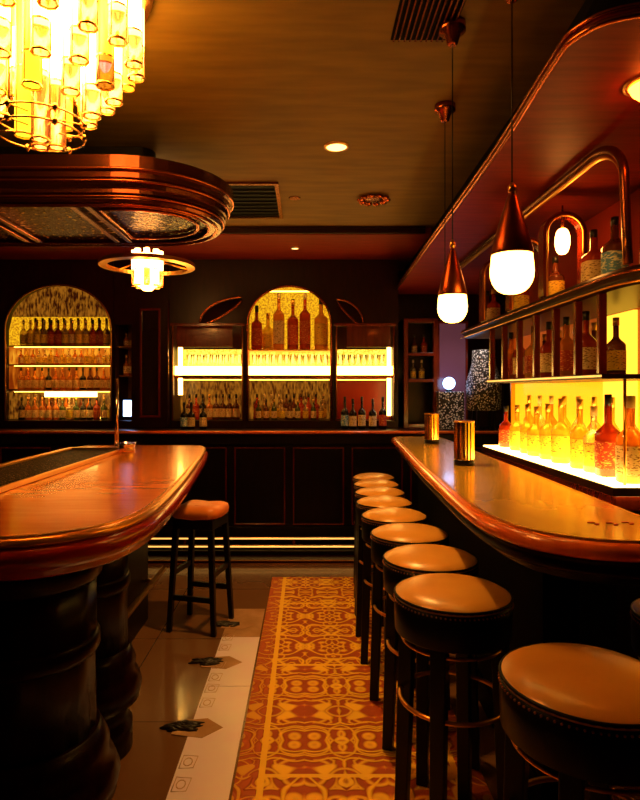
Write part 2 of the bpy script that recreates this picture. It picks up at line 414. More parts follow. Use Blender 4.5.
o = obj('smoke_sensor', b, 'dark_bronze', loc=(-0.08, 3.87, ZC)); tag(o, 'tiny flat dark sensor disc on the ceiling beside the square vent', 'sensor')
# square air vent
t = empty('air_vent', 'large square black ceiling vent with bronze frame next to the oval canopy', 'ceiling vent', (-0.37, 3.93, ZC))
b = B(); 
for a in ((-0.20,0.20,-0.36,-0.335),(-0.20,0.20,0.335,0.36),(-0.20,-0.175,-0.335,0.335),(0.175,0.20,-0.335,0.335)): box(b, *a, -0.015, 0)
obj('frame', b, 'dark_bronze', t)
b = B(); box(b, -0.175, 0.175, -0.335, 0.335, -0.004, 0); obj('dark_opening', b, 'flat_black', t)
b = B()
for k in range(9):
    y = -0.30+k*0.075; box(b, -0.172, 0.172, y-0.003, y+0.003, -0.012, -0.004)
obj('louvre', b, 'black_metal', t)
t = empty('slatted_vent', 'small slatted ceiling vent at the top edge beside the copper pendant canopy', 'ceiling vent', (0.40, 1.98, ZC))
b = B(); box(b, -0.105, 0.105, -0.14, 0.14, -0.004, 0); obj('dark_opening', b, 'flat_black', t)
for k in range(11):
    b = B(); x = -0.095+k*0.019; box(b, x-0.003, x+0.003, -0.135, 0.135, -0.014, -0.004); obj('slat', b, 'dark_bronze', t)

# ================================================================== BACK BAR
def arch_z(x, x0, x1, zs, zt):
    c = (x0+x1)/2; h = (x1-x0)/2
    return zs + (zt-zs)*math.sqrt(max(0, 1-((x-c)/h)**2))
def facade(bm, x0, x1, z0, z1, openings, y0, y1):
    """openings: list of (xa, xb, zbottom, func ztop(x)); sorted, disjoint. solid panel with depth."""
    xs = [x0]; cells = []; cur = x0
    def strip(xa, xb, za, zb, zc, zd):   # quad prism between (xa: za..zc) (xb: zb..zd)
        v = [bm.verts.new(p) for p in ((xa,y0,za),(xb,y0,zb),(xb,y0,zd),(xa,y0,zc),(xa,y1,za),(xb,y1,zb),(xb,y1,zd),(xa,y1,zc))]
        for f in ((0,1,2,3),(7,6,5,4),(0,4,5,1),(3,2,6,7)): bm.faces.new([v[i] for i in f])
        return v
    def side(x, za, zb):
        v = [bm.verts.new(p) for p in ((x,y0,za),(x,y1,za),(x,y1,zb),(x,y0,zb))]; bm.faces.new(v)
    for xa, xb, zb, fz in openings:
        if xa > cur: strip(cur, xa, z0, z0, z1, z1)
        n = 28
        for k in range(n):
            p, q = xa+(xb-xa)*k/n, xa+(xb-xa)*(k+1)/n
            strip(p, q, fz(p), fz(q), z1, z1)
        if zb > z0: strip(xa, xb, z0, z0, zb, zb)
        side(xa, zb, fz(xa)); side(xb, zb, fz(xb)); cur = xb
    if x1 > cur: strip(cur, x1, z0, z0, z1, z1)
    side(x0, z0, z1); side(x1, z0, z1)
PX = 5.5/600
def px(x, Y=5.5): return (x-307)/600*Y
def pz(y, Y=5.5): return 1.41+(390-y)/600*Y

# long back counter
BX0, BX1 = -3.28, 1.94
t = empty('back_counter', 'long dark wooden back counter with panelled front and copper lit edge below the arches', 'counter', (0, 5.2, 0))
b = B(); box(b, BX0, BX1, 0.04, 0.70, 0.07, 1.02); obj('carcass', b, 'black_wood', t)
b = B(); box(b, BX0, BX1, -0.03, 0.70, 1.02, 1.06); obj('worktop', b, 'dark_wood', t, bevel=0.008)
b = B(); tube(b, [(BX0,-0.035,1.045),(BX1,-0.035,1.045)], 0.014); obj('edge_rail', b, 'lip_wood', t)
b = B(); box(b, BX0, BX1, 0.0, 0.04, 0.94, 1.02); box(b, BX0, BX1, 0.02, 0.04, 0.07, 0.22); obj('rail_board', b, 'black_wood', t, bevel=0.004)
for k in range(10):
    xa = -3.17+k*0.51; 
    b = B(); box(b, xa, xa+0.42, 0.022, 0.04, 0.25, 0.90); obj('panel', b, 'black_wood', t, bevel=0.004)
    b = B(); 
    for (u0, u1, w0, w1) in ((xa-0.012,xa+0.432,0.90,0.912),(xa-0.012,xa+0.432,0.238,0.25),(xa-0.012,xa,0.25,0.90),(xa+0.42,xa+0.432,0.25,0.90)):
        box(b, u0, u1, 0.008, 0.04, w0, w1)
    obj('panel_moulding', b, 'red_wood', t, bevel=0.003)
t = empty('foot_rail', 'pair of long brass foot rails low along the back counter', 'foot rail', (0, 5.12, 0.07))
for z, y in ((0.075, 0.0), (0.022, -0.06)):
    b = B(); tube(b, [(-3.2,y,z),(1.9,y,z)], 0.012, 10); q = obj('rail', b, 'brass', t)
    b = B(); box(b, -3.2, 1.9, y-0.0145, y-0.0115, z-0.006, z+0.006); obj('glow_strip', b, 'edge_glow', q)  # strip added to glow like the bright highlights on the brass rail
for k in range(6):
    b = B(); x = -2.9+k*0.93; bar(b, (x,0.0,0.0), (x,0.0,0.07), 0.02); box(b, x-0.008, x+0.008, -0.07, 0.0, 0.0, 0.012); obj('bracket', b, 'dark_bronze', t)

ZB = 1.13          # niche floor
def bay(name, lab, x0, x1, openings, backs, z1=2.595):
    t = empty(name, lab, 'back bar cabinet', (0, 5.45, 1.06))
    b = B(); facade(b, x0+0.002, x1-0.002, 0.0, z1-1.06, [(a, c, zb-1.06, (lambda f: (lambda x: f(x)-1.06))(f)) for a, c, zb, f in openings], 0, 0.07)
    bmesh.ops.remove_doubles(b, verts=b.verts[:], dist=1e-5)
    obj('facade', b, 'dark_wood', t)
    b = B(); box(b, x0+0.002, x1-0.002, 0.07, 0.40, 0.0, ZB-1.06); obj('plinth', b, 'black_wood', t)
    b = B(); box(b, x0+0.002, x0+0.017, 0.07, 0.40, ZB-1.06, z1-1.065); obj('side_panel', b, 'dark_wood', t)
    b = B(); box(b, x1-0.017, x1-0.002, 0.07, 0.40, ZB-1.06, z1-1.065); obj('side_panel', b, 'dark_wood', t)
    b = B(); box(b, x0+0.017, x1-0.017, 0.07, 0.40, z1-1.09, z1-1.065); obj('top_panel', b, 'dark_wood', t)
    for (a, c, m, *zz) in backs:
        u, v = zz if zz else (ZB, z1-0.03)
        b = B(); box(b, a, c, 0.385, 0.40, u-1.06, v-1.06); obj('back_mirror', b, m, t)
    return t
def archtrim(t, xa, xb, zb, fz, r=0.009, m='copper', y=-0.004):
    p = [(xa,y,zb-1.06)] + [(xa+(xb-xa)*(0.5-0.5*math.cos(PI*k/30)), y, fz(xa+(xb-xa)*(0.5-0.5*math.cos(PI*k/30)))-1.06) for k in range(31)] + [(xb,y,zb-1.06)]
    b = B(); tube(b, p, r, 8); obj('arch_trim', b, m, t)
def shelf(t, xa, xb, z, m='brass', y0=0.10, y1=0.384, th=0.012, name='shelf'):
    b = B(); box(b, xa, xb, y0, y1, z-1.06-th, z-1.06); return obj(name, b, m, t)
def ledbar(t, xa, xb, z, y=0.37, h=0.012, m='led_strip'):
    b = B(); box(b, xa, xb, y, y+0.012, z-1.06, z-1.06+h); return obj('glow_strip', b, m, t)

# --- left arch
LA0, LA1 = px(8), px(113)
fL = lambda x: arch_z(x, LA0, LA1, pz(330), pz(286))
tL = bay('arched_cabinet', 'dark cabinet with a wide round arch full of bottles on the left', -3.28, px(115.5), [(LA0, LA1, ZB, fL)], [(-3.263, px(115.5)-0.017, 'dim_amber_glass', pz(312), 2.56), (-3.263, px(115.5)-0.017, 'lit_gold_glass', pz(344), pz(312.5)), (-3.263, px(115.5)-0.017, 'lit_amber_glass', pz(363), pz(345)), (-3.263, px(115.5)-0.017, 'lit_orange_glass', pz(389), pz(364)), (-3.263, px(115.5)-0.017, 'dim_amber_glass', ZB, pz(390))])
archtrim(tL, LA0, LA1, ZB, fL, 0.009, 'brass')
zsL = [pz(345), pz(364), pz(390)]
for z in zsL:
    shelf(tL, -3.26, px(115.5)-0.019, z); ledbar(tL, LA0+0.03, LA1-0.03, z-0.019, 0.105, 0.006)
o = ledbar(tL, px(42), px(95), pz(397), 0.10, 0.05, 'opal_strip')
ledbar(tL, LA0+0.02, LA1-0.02, ZB+0.005, 0.36)
# --- pillar cabinet between
N0, N1 = px(117), px(133)
G0, G1 = px(144), px(160)
flat = lambda z: (lambda x: z)
tP = bay('pillar_cabinet', 'narrow dark red pillar cabinet with tall smoked glass door between the arches', px(115.5), px(171), [(N0, N1, ZB, flat(pz(325)))], [(px(115.5)+0.017, px(134), 'niche_gold'), (px(134), px(171)-0.017, 'dark_wood')])
shelf(tP, N0-0.01, N1+0.01, pz(346)); shelf(tP, N0-0.01, N1+0.01, pz(375))
d = empty('glass_door', None, None); d.parent = tP; 
for k in ('label', 'category'):
    if k in d: del d[k]
b = B()
for (a, c, u, v) in ((G0-0.02,G1+0.02,ZB+0.03,ZB+0.05),(G0-0.02,G1+0.02,2.13,2.15),(G0-0.02,G0,ZB+0.05,2.13),(G1,G1+0.02,ZB+0.05,2.13)): box(b, a, c, -0.02, -0.001, u-1.06, v-1.06)
bpy.data.objects.remove(d)
d = obj('door_frame', b, 'red_wood', tP, bevel=0.003)
b = B(); box(b, G0, G1, -0.012, -0.002, ZB+0.05-1.06, 2.13-1.06); obj('pane', b, 'smoked_glass', d)
b = B(); tube(b, [(px(172)-0.02,-0.01,0.02),(px(172)-0.02,-0.01,1.15)], 0.008); obj('corner_bead', b, 'chrome', tP)

# --- central triple bay
C0, C1 = px(248), px(331); SL0, SL1 = px(174), px(243); SR0, SR1 = px(336), px(393)
fC = lambda x: arch_z(x, C0, C1, pz(325), pz(287))
xq = px(200)
def fSL(x):
    if x < xq: return pz(326)
    return arch_z(x, xq, 2*SL1-xq-0.0, pz(326), pz(298))
xr = px(363)
def fSR(x):
    if x > xr: return pz(326)
    return arch_z(x, 2*SR0-xr, xr, pz(326), pz(300))
tC = bay('arched_cabinet', 'wide dark cabinet with a central arch and two lower side bays', px(171), 0.83,
         [(SL0, SL1, ZB, fSL), (C0, C1, ZB, fC), (SR0, SR1, ZB, fSR)], [(px(171)+0.017, px(244), 'dim_amber_glass', ZB, pz(376)), (px(171)+0.017, px(244), 'lit_yellow_glass', pz(366), pz(347)), (px(171)+0.017, px(244), 'dark_wood', pz(346.8), 2.56), (px(246), px(333), 'dim_amber_glass', ZB, pz(376)), (px(246), px(333), 'lit_yellow_glass', pz(366), pz(350)), (px(246), px(333), 'lit_gold_glass', pz(349.5), 2.56), (px(334), 0.83-0.017, 'red_backing', ZB, pz(376)), (px(334), 0.83-0.017, 'lit_yellow_glass', pz(366), pz(347)), (px(334), 0.83-0.017, 'dark_wood', pz(346.8), 2.56)])
archtrim(tC, C0, C1, ZB, fC, 0.011)
# curved half-arch mouldings over the side bays
for (xa, xb, f) in ((xq, SL1, fSL), (SR0, xr, fSR)):
    b = B(); ps = [xa+(xb-xa)*k/24 for k in range(25)]
    tube(b, [(p, -0.006, f(p)-1.06) for p in ps], 0.008); obj('half_arch_moulding', b, 'copper', tC)
    # inner swooping ribbon
    sgn = 1 if xa == xq else -1
    e0 = xa if sgn > 0 else xb
    w = (xb-xa)
    b = B(); rib = catmull([(e0+sgn*0.02,0.03,pz(326)-1.06),(e0+sgn*w*0.45,0.03,pz(318)-1.06),(e0+sgn*w*0.8,0.03,pz(308)-1.06),(e0+sgn*w*0.97,0.03,pz(301)-1.06)], 6)
    tube(b, rib, 0.010); obj('ribbon_moulding', b, 'copper', tC)
for x in (SL0, SL1, C0, C1, SR0, SR1):
    b = B(); tube(b, [(x,-0.006,ZB-1.055),(x,-0.006,(pz(326) if x not in (C0, C1) else pz(325))-1.06)], 0.007); obj('corner_bead', b, 'brass', tC)
for (xa, xb) in ((SL0, SL1), (SR0, SR1)):
    b = B(); box(b, xa-0.02, xb+0.02, -0.03, -0.001, pz(327)-1.06, pz(324)-1.06); obj('cornice', b, 'red_wood', tC, bevel=0.003)
# header board in the side bays
for (xa, xb) in ((SL0+0.02, SL1-0.10), (SR0+0.10, SR1-0.02)):
    b = B(); box(b, xa, xb, 0.075, 0.09, pz(347)-1.06, pz(325)-1.06); obj('header_board', b, 'red_wood', tC)
# lit glass shelf : opal light box with a brass lip
ZLIT = pz(366)
for (xa, xb, m) in ((px(171)+0.02, px(245), 'opal_strip'), (px(245)+0.005, px(333.5)-0.005, 'opal_strip'), (px(333.5), 0.80, 'opal_strip')):
    b = B(); box(b, xa+0.004, xb-0.004, 0.10, 0.384, pz(375)-1.06, ZLIT-1.06); q = obj('light_box', b, m, tC)
    b = B(); box(b, xa+0.004, xb-0.004, 0.095, 0.384, pz(378)-1.06, pz(375)-1.06); obj('lip', b, 'copper', q)
    ledbar(tC, xa+0.03, xb-0.03, pz(380), 0.105, 0.006, 'led_strip')
ZUP = pz(349)
b = B(); box(b, C0-0.01, C1+0.01, 0.10, 0.384, ZUP-0.012-1.06, ZUP-1.06); obj('glass_shelf', b, 'brass', tC)
for xx in (px(245), px(333.5)):
    b = B(); box(b, xx-0.004, xx+0.004, 0.075, 0.384, ZB-1.06, 1.5); obj('divider', b, 'niche_gold', tC)
ledbar(tC, C0+0.05, C1-0.05, ZUP+0.003, 0.372, 0.012)
ledbar(tC, C0+0.12, C1-0.12, pz(291), 0.10, 0.012)
# white tube lights at the outer ends of the side bays
for x in (px(179), px(390)):
    b = B(); box(b, x-0.018, x+0.018, 0.10, 0.13, pz(416 if x > 0 else 395)-1.06, pz(347)-1.06); obj('tube_light', b, 'opal_strip', tC)
    
# ------------------------------------------------------------------ bottles
def bottle_mesh(name, r, h, glass, cap, label, sq=0.0, neck=0.32, shoulder=0.16, nr=0.3, seg=16):
    """a bottle as three part meshes: body, cap, label"""
    nr = r*nr
    zb = h*(1-neck-shoulder)
    prof = [(r*0.85,0.0),(r,h*0.02),(r,zb)] + [(r+(nr-r)*(0.5-0.5*math.cos(PI*k/5)), zb+h*shoulder*k/5) for k in range(1, 6)] + [(nr,h*0.88)]
    b = B(); lathe(b, prof, seg=seg, sq=sq); bmesh.ops.recalc_face_normals(b, faces=b.faces[:]); body = b
    c = B(); lathe(c, [(nr*1.15,h*0.86),(nr*1.15,h),(nr*0.9,h*1.003)], seg=12)
    l = B(); lathe(l, [(r*1.012,h*0.10),(r*1.015,h*0.11),(r*1.015,zb*0.82),(r*1.012,zb*0.84)], seg=seg, sq=sq, cap=False)
    return body, c, l
def bottle_parts(name, lab, cat, r, h, glass, cap, label, loc, rz=0.0, group=None, **k):
    t = empty(name, lab, cat, loc, rz, group)
    b, c, l = bottle_mesh(name, r, h, glass, cap, label, **k)
    obj('body', b, glass + '_bottle_glass', t); obj('cap', c, cap, t); obj('label', l, label, t)
    return t
def bottle_single(name, r, h, glass, cap, label, **k):
    bs = bottle_mesh(name, r, h, glass, cap, label, seg=10, **k)
    out = B()
    for i, q in enumerate(bs):
        me = bpy.data.meshes.new('tmp'); q.to_mesh(me); q.free()
        n0 = len(out.faces); out.from_mesh(me); bpy.data.meshes.remove(me)
        out.faces.ensure_lookup_table()
        for f in out.faces[n0:]: f.material_index = i
    me = bpy.data.meshes.new(name); out.to_mesh(me); out.free()
    for m in (glass + '_bottle_glass', cap, label): me.materials.append(M[m])
    return me
KINDS = [('amber', 'gold_cap', 'cream_label', 0.0), ('yellow', 'gold_cap', 'yellow_label', 0.6), ('orange', 'black_cap', 'cream_label', 0.0), ('red', 'black_cap', 'red_label', 0.5),
         ('brown', 'black_cap', 'cream_label', 0.0), ('clear', 'white_cap', 'yellow_label', 0.0), ('dark', 'black_cap', 'cream_label', 0.0), ('green', 'gold_cap', 'cream_label', 0.0)]
DESC = {'amber':'amber bottle', 'yellow':'square yellow bottle', 'orange':'orange bottle with black cap', 'red':'square red bottle', 'brown':'brown bottle',
        'clear':'clear bottle', 'dark':'black wine bottle', 'green':'green bottle with gold cap'}
SM = {}
for g, c, l, s in KINDS:
    for hh in (0.13, 0.15, 0.19, 0.21, 0.24, 0.27): SM[(g, hh)] = bottle_single('bottle', 0.09*hh+0.010, hh, g, c, l, sq=s)
def small_row(x0, x1, y, z, n, h, kinds, where, group, jitter=0.012, rnd=random):
    for i in range(n):
        g = rnd.choice(kinds)
        o = bpy.data.objects.new('bottle', SM[(g, h)]); COL.objects.link(o)
        x = x0+(x1-x0)*(i+0.5)/n
        o.location = (x, y+rnd.uniform(0, jitter), z+0.0015); o.rotation_euler = (0, 0, rnd.uniform(-0.1, 0.1))
        tag(o, '%s, %s from left %s' % (DESC[g], ORD[i], where), 'bottle', group)
YN = 5.45
rl = random.Random(3)
small_row(LA0+0.06, LA1-0.06, YN+0.15, zsL[0], 13, 0.24, ['amber','clear','clear','red','yellow'], 'on top shelf of the left arch', 'bottles on the top shelf of the left arch', rnd=rl)
small_row(LA0+0.12, LA1-0.10, YN+0.26, zsL[0], 11, 0.27, ['amber','orange','clear','brown'], 'behind on top shelf of left arch', 'rear bottles on the top shelf of the left arch', rnd=rl)
small_row(LA0+0.03, LA1-0.03, YN+0.17, zsL[1], 16, 0.15, ['yellow','orange','clear','amber','yellow'], 'on second shelf of the left arch', 'bottles on the second shelf of the left arch', rnd=rl)
small_row(LA0+0.03, LA1-0.03, YN+0.17, zsL[2], 14, 0.21, ['orange','amber','orange','dark','brown','amber'], 'on third shelf of the left arch', 'bottles on the third shelf of the left arch', rnd=rl)
small_row(LA0+0.03, LA1-0.03, YN+0.17, ZB, 14, 0.21, ['brown','amber','dark','red','green','clear'], 'in bottom row of the left arch', 'bottles in the bottom row of the left arch', rnd=rl)
small_row(LA0+0.05, LA1-0.05, YN+0.27, ZB, 12, 0.24, ['brown','amber','clear'], 'in the rear bottom row, left arch', 'rear bottles in the bottom row of the left arch', rnd=rl)
small_row(SL0+0.08, SL1-0.05, YN+0.20, ZB, 8, 0.24, ['brown','red','amber','dark'], 'inside the left side bay', 'back bottles in the left side bay', rnd=rl)
small_row(C0+0.03, C1-0.03, YN+0.26, ZB, 10, 0.24, ['brown','amber','clear','red'], 'in rear row under central arch', 'back bottles at the foot of the central arch', rnd=rl)
small_row(C0+0.05, C1-0.05, YN+0.15, ZB, 9, 0.19, ['clear','amber','brown','green'], 'in front row under central arch', 'front bottles at the foot of the central arch', rnd=rl)
small_row(N0+0.02, N1-0.02, YN+0.17, pz(346), 2, 0.13, ['yellow','amber'], 'on upper shelf of pillar cabinet', 'bottles in the pillar cabinet', rnd=rl)
small_row(N0+0.02, N1-0.02, YN+0.17, pz(375), 2, 0.19, ['brown','amber'], 'on lower shelf of pillar cabinet', 'bottles in the pillar cabinet', rnd=rl)
# dark wine bottles standing on the counter in front of the side bays
for i, (p, m) in enumerate(((184,'blue'),(191,'cream'),(203,'cream'))):
    bottle_parts('wine_bottle', '%s black bottle standing on the back counter before the left side bay' % ('squat blue-black', 'tall cream-labelled', 'stout beige-labelled')[i], 'bottle', 0.033, 0.24, 'dark', 'black_cap', m+'_label', (px(p,5.35), 5.36, 1.061))
for i, (p, m) in enumerate(((345,'blue'),(353,'cream'),(362,'cream'),(373,'cream'),(383,'red'))):
    bottle_parts('wine_bottle', '%s dark wine bottle standing before the right side bay' % ('leftmost, blue-labelled', 'second from left', 'middle', 'second from right', 'rightmost, red-labelled')[i], 'bottle', 0.034, 0.29-0.02*(i % 2), 'dark', 'black_cap', m+'_label', (px(p,5.35), 5.37, 1.061))
# large bottles in the central arch
for i, (p, h, g, c, l, sq) in enumerate(((257,.42,'red','black_cap','red_label',0),(279,.56,'amber','white_cap','cream_label',.6),(293,.48,'red','gold_cap','red_label',.6),(305,.56,'red','white_cap','red_label',.6),(321,.50,'orange','black_cap','yellow_label',0))):
    bottle_parts('large_bottle', ('slim dark red bottle at the left end', 'tall square amber bottle with white neck', 'square red bottle, the lower one in the middle', 'tall square red bottle with white neck', 'broad orange bottle at the right end')[i]+' of the central arch shelf',
        'bottle', 0.052 if i != 4 else 0.065, h, g, c, l, (px(p,5.7), 5.45+0.22, ZUP+0.001), sq=sq, neck=.30, shoulder=.12)
bottle_parts('large_bottle', 'pale yellow round bottle between red and amber ones in the central arch', 'bottle', 0.055, .36, 'yellow', 'gold_cap', 'yellow_label', (px(268,5.75), 5.45+0.30, ZUP+0.001))

# tumblers on the lit shelf
def glass_mesh(r, h):
    b = B(); lathe(b, [(r*0.75,0.0),(r*0.8,h*0.1),(r,h),(r*0.9,h),(r*0.7,h*0.12)], seg=12); bmesh.ops.recalc_face_normals(b, faces=b.faces[:])
    me = bpy.data.meshes.new('drinking_glass'); b.to_mesh(me); b.free(); me.materials.append(M['clear_glass']); return me
GM = glass_mesh(0.026, 0.11); GM2 = glass_mesh(0.024, 0.10)
for (xa, xb, n, wh) in ((SL0+0.09, SL1-0.02, 9, 'in the left side bay'), (C0+0.02, C1-0.02, 12, 'in the central arch'), (SR0+0.02, SR1-0.06, 8, 'in the right side bay')):
    for row, (yy, me) in enumerate(((0.17, GM), (0.27, GM2))):
        for i in range(n):
            o = bpy.data.objects.new('drinking_glass', me); COL.objects.link(o)
            o.location = (xa+(xb-xa)*(i+0.5)/n + (0.012 if row else 0), YN+yy, ZLIT+0.0005)
            tag(o, 'clear tumbler, %s from left in the %s row %s' % (ORD[i], ('front', 'rear')[row], wh), 'glass', 'tumblers on the lit shelf '+wh)
# blue lit display in the pillar cabinet
b = B(); box(b, -0.045, 0.045, -0.01, 0.01, 0, 0.20); t = obj('display_screen', b, 'black_metal', loc=(px(127,5.55), YN+0.13, ZB))
tag(t, 'small glowing blue screen in the slim opening of the pillar cabinet', 'screen')
b = B(); box(b, -0.040, 0.040, -0.014, -0.0105, 0.035, 0.185); obj('screen_face', b, 'blue_glow', t)

# ------------------------------------------------------------------ right end of the back wall
t = empty('glass_cabinet', 'tall dark red display cabinet with glass door right of the arches', 'cabinet', (1.04, 5.45, 1.06))
b = B()
for (a, c, u, v) in ((-0.16,-0.12,0,1.0),(0.11,0.15,0,1.0),(-0.12,0.11,0,0.04),(-0.12,0.11,0.96,1.0),(-0.12,0.11,0.42,0.45),(-0.12,0.11,0.66,0.69)): box(b, a, c, 0, 0.05, u, v)
obj('frame', b, 'red_wood', t, bevel=0.003)
b = B(); box(b, -0.16, 0.15, 0.30, 0.33, 0, 1.0); box(b, -0.16,-0.145,0.05,0.30,0,1.0); box(b,0.135,0.15,0.05,0.30,0,1.0); box(b,-0.145,0.135,0.05,0.30,0.985,1.0); obj('carcass', b, 'dark_wood', t)
for z in (0.44, 0.675):
    b = B(); box(b, -0.144, 0.134, 0.06, 0.295, z-0.01, z); obj('shelf', b, 'dark_wood', t)
b = B(); box(b, -0.12, 0.11, 0.02, 0.026, 0.04, 0.96); 
for i, z in enumerate((0.44, 0.675)):
    pass
b.free()
for i, (dx, z, g) in enumerate(((-0.05,0.44,'clear'),(0.03,0.44,'clear'),(-0.04,0.675,'brown'),(0.05,0.675,'red'))):
    o = bpy.data.objects.new('bottle', SM[(g, 0.19)]); COL.objects.link(o); o.location = (1.04+dx, 5.45+0.15, 1.062+z)
    tag(o, '%s bottle on the %s shelf of the dark red display cabinet' % (('left clear','right clear','left brown','right red')[i], ('lower','upper')[i//2]), 'bottle')
# window with lavender pane
t = empty('framed_window', 'tall lavender window pane with a blue light reflected, beyond the right bar', 'window', (1.335, 5.5, 1.06))
b = B()
for (a, c, u, v) in ((-0.14,-0.12,0,0.98),(0.12,0.14,0,0.98),(-0.12,0.12,0.96,0.98),(-0.12,0.12,0,0.02)): box(b, a, c, 0, 0.04, u, v)
obj('frame', b, 'red_wood', t)
b = B(); box(b, -0.12, 0.12, 0.015, 0.03, 0.02, 0.96); obj('pane', b, 'lavender_pane', t)
t = empty('blue_lamp', 'small round blue-white glowing lamp above the left sequinned box', 'lamp', (px(449,5.38), 5.38, 1.395))
b = B(); lathe(b, [(0.003+0.052*math.sin(PI*k/12), 0.055-0.055*math.cos(PI*k/12)) for k in range(13)], (0,0,0.02)); obj('globe', b, 'blue_glow', t)
b = B(); lathe(b, [(0.03,0),(0.03,0.01),(0.015,0.022)]); obj('base', b, 'black_metal', t)
b = B(); box(b, -0.115, 0.115, -0.06, 0.06, 0, 0.335)
o = obj('sequinned_box', b, 'sequin', loc=(px(450,5.38), 5.38, 1.0605), bevel=0.008); tag(o, 'silver sequinned rectangular box glittering on the back counter under the blue lamp', 'box')
t = empty('sequinned_bottle', 'large glittering silver bottle-shaped ornament on short black legs', 'ornament', (px(482,5.38), 5.33, 1.0605))
b = B(); lathe(b, [(0.13,0.17),(0.15,0.18),(0.155,0.38),(0.15,0.43),(0.125,0.51),(0.105,0.58),(0.10,0.70),(0.02,0.71)], seg=24); obj('body', b, 'sequin', t)
for k in range(4):
    a = PI/4+k*PI/2; b = B(); bar(b, (0.11*math.cos(a),0.11*math.sin(a),0.0), (0.10*math.cos(a),0.10*math.sin(a),0.175), 0.018); obj('leg', b, 'black_metal', t)

# ================================================================== RIGHT BAR COUNTER
front = [(0.70,4.72),(0.64,3.8),(0.59,3.08),(0.553,2.35),(0.538,1.95),(0.55,1.73),(0.60,1.59),(0.70,1.50),(0.82,1.47),(0.93,1.48),(0.975,1.54)]
rc = catmull(front, 5) + [(0.975,1.8),(0.99,2.4),(1.0,3.0),(1.02,3.8),(1.04,4.60),(1.02,4.70),(0.90,4.74),(0.75,4.745)]
rc = ccw(rc)
ZT = 1.04
def bar_counter(name, lab, poly, top_m, left=False):
    t = empty(name, lab, 'bar counter', (0, 0, 0))
    b = B(); outline_loft(b, poly, [(-0.004,ZT-0.03),(-0.004,ZT)]); obj('counter_top', b, top_m, t)
    b = B(); outline_loft(b, poly, [(-0.006,ZT-0.01),(-0.004,ZT+0.0015),(0.005,ZT+0.0015),(0.007,ZT-0.01)], closed=True, cap=False); obj('metal_inlay', b, 'gold_edge_wood', t)
    if left:
        b = B(); outline_loft(b, poly, [(-0.02,ZT-0.026),(0.006,ZT-0.006),(0.014,ZT-0.002),(0.022,ZT-0.006),(0.028,ZT-0.016),(0.026,ZT-0.024)], closed=True, cap=False, smooth=True); obj('lip_moulding', b, 'gold_edge_wood', t)
        b = B(); outline_loft(b, poly, [(-0.03,ZT-0.112),(0.004,ZT-0.112),(0.014,ZT-0.104),(0.016,ZT-0.092),(0.026,ZT-0.084),(0.038,ZT-0.066),(0.040,ZT-0.048),(0.034,ZT-0.034),(0.020,ZT-0.025),(-0.03,ZT-0.027)], closed=True, cap=False, smooth=True); obj('lower_moulding', b, 'deep_red_lip', t)
    else:
        b = B(); outline_loft(b, poly, [(-0.02,ZT-0.032),(0.006,ZT-0.012),(0.014,ZT-0.004),(0.026,ZT-0.010),(0.034,ZT-0.024),(0.032,ZT-0.038),(0.022,ZT-0.047),(-0.02,ZT-0.050)], closed=True, cap=False, smooth=True); obj('lip_moulding', b, 'lip_wood', t)
        b = B(); outline_loft(b, poly, [(-0.03,ZT-0.095),(-0.005,ZT-0.095),(0.006,ZT-0.087),(0.006,ZT-0.080),(-0.006,ZT-0.070),(0.002,ZT-0.060),(0.0,ZT-0.050),(-0.03,ZT-0.048)], closed=True, cap=False, smooth=True); obj('lower_moulding', b, 'dark_wood', t)
    b = B(); outline_loft(b, poly, [(-0.05,ZT-0.125),(-0.04,ZT-0.12),(-0.03,ZT-0.10),(-0.03,ZT-0.031)]); obj('apron', b, 'black_wood', t)
    return t
tR = bar_counter('bar_counter', 'long polished bar on the right with rounded end and orange wooden lip', rc, 'counter_wood')
body = ccw([(0.76,1.95),(0.90,1.95),(0.92,3.0),(0.97,4.6),(0.84,4.6),(0.80,3.4)])
b = B(); outline_loft(b, body, [(0.0,0.0),(0.0,0.12),(-0.01,0.125),(-0.01,0.90),(0,0.905)]); obj('base_cabinet', b, 'flat_black', tR)
for k in range(5):
    y = 2.05+k*0.5; b = B(); x = 0.745+0.03*k/4*1.0
    b.free()
# red reflections on the counter end, painted as thin flat marks
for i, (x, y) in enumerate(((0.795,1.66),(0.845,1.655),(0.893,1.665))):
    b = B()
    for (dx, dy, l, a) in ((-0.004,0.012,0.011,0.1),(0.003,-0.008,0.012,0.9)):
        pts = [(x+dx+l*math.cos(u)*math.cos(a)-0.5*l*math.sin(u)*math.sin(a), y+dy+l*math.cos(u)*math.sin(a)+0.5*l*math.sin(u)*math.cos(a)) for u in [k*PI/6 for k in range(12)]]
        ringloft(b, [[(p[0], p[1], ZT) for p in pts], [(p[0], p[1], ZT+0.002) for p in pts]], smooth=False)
    o = obj('red_reflection_pair', b, 'reflection_red'); tag(o, '%s little pair of painted red reflections on the rounded end of the right bar' % ('left', 'middle', 'right')[i], 'painted reflection', 'painted red reflections on the bar')
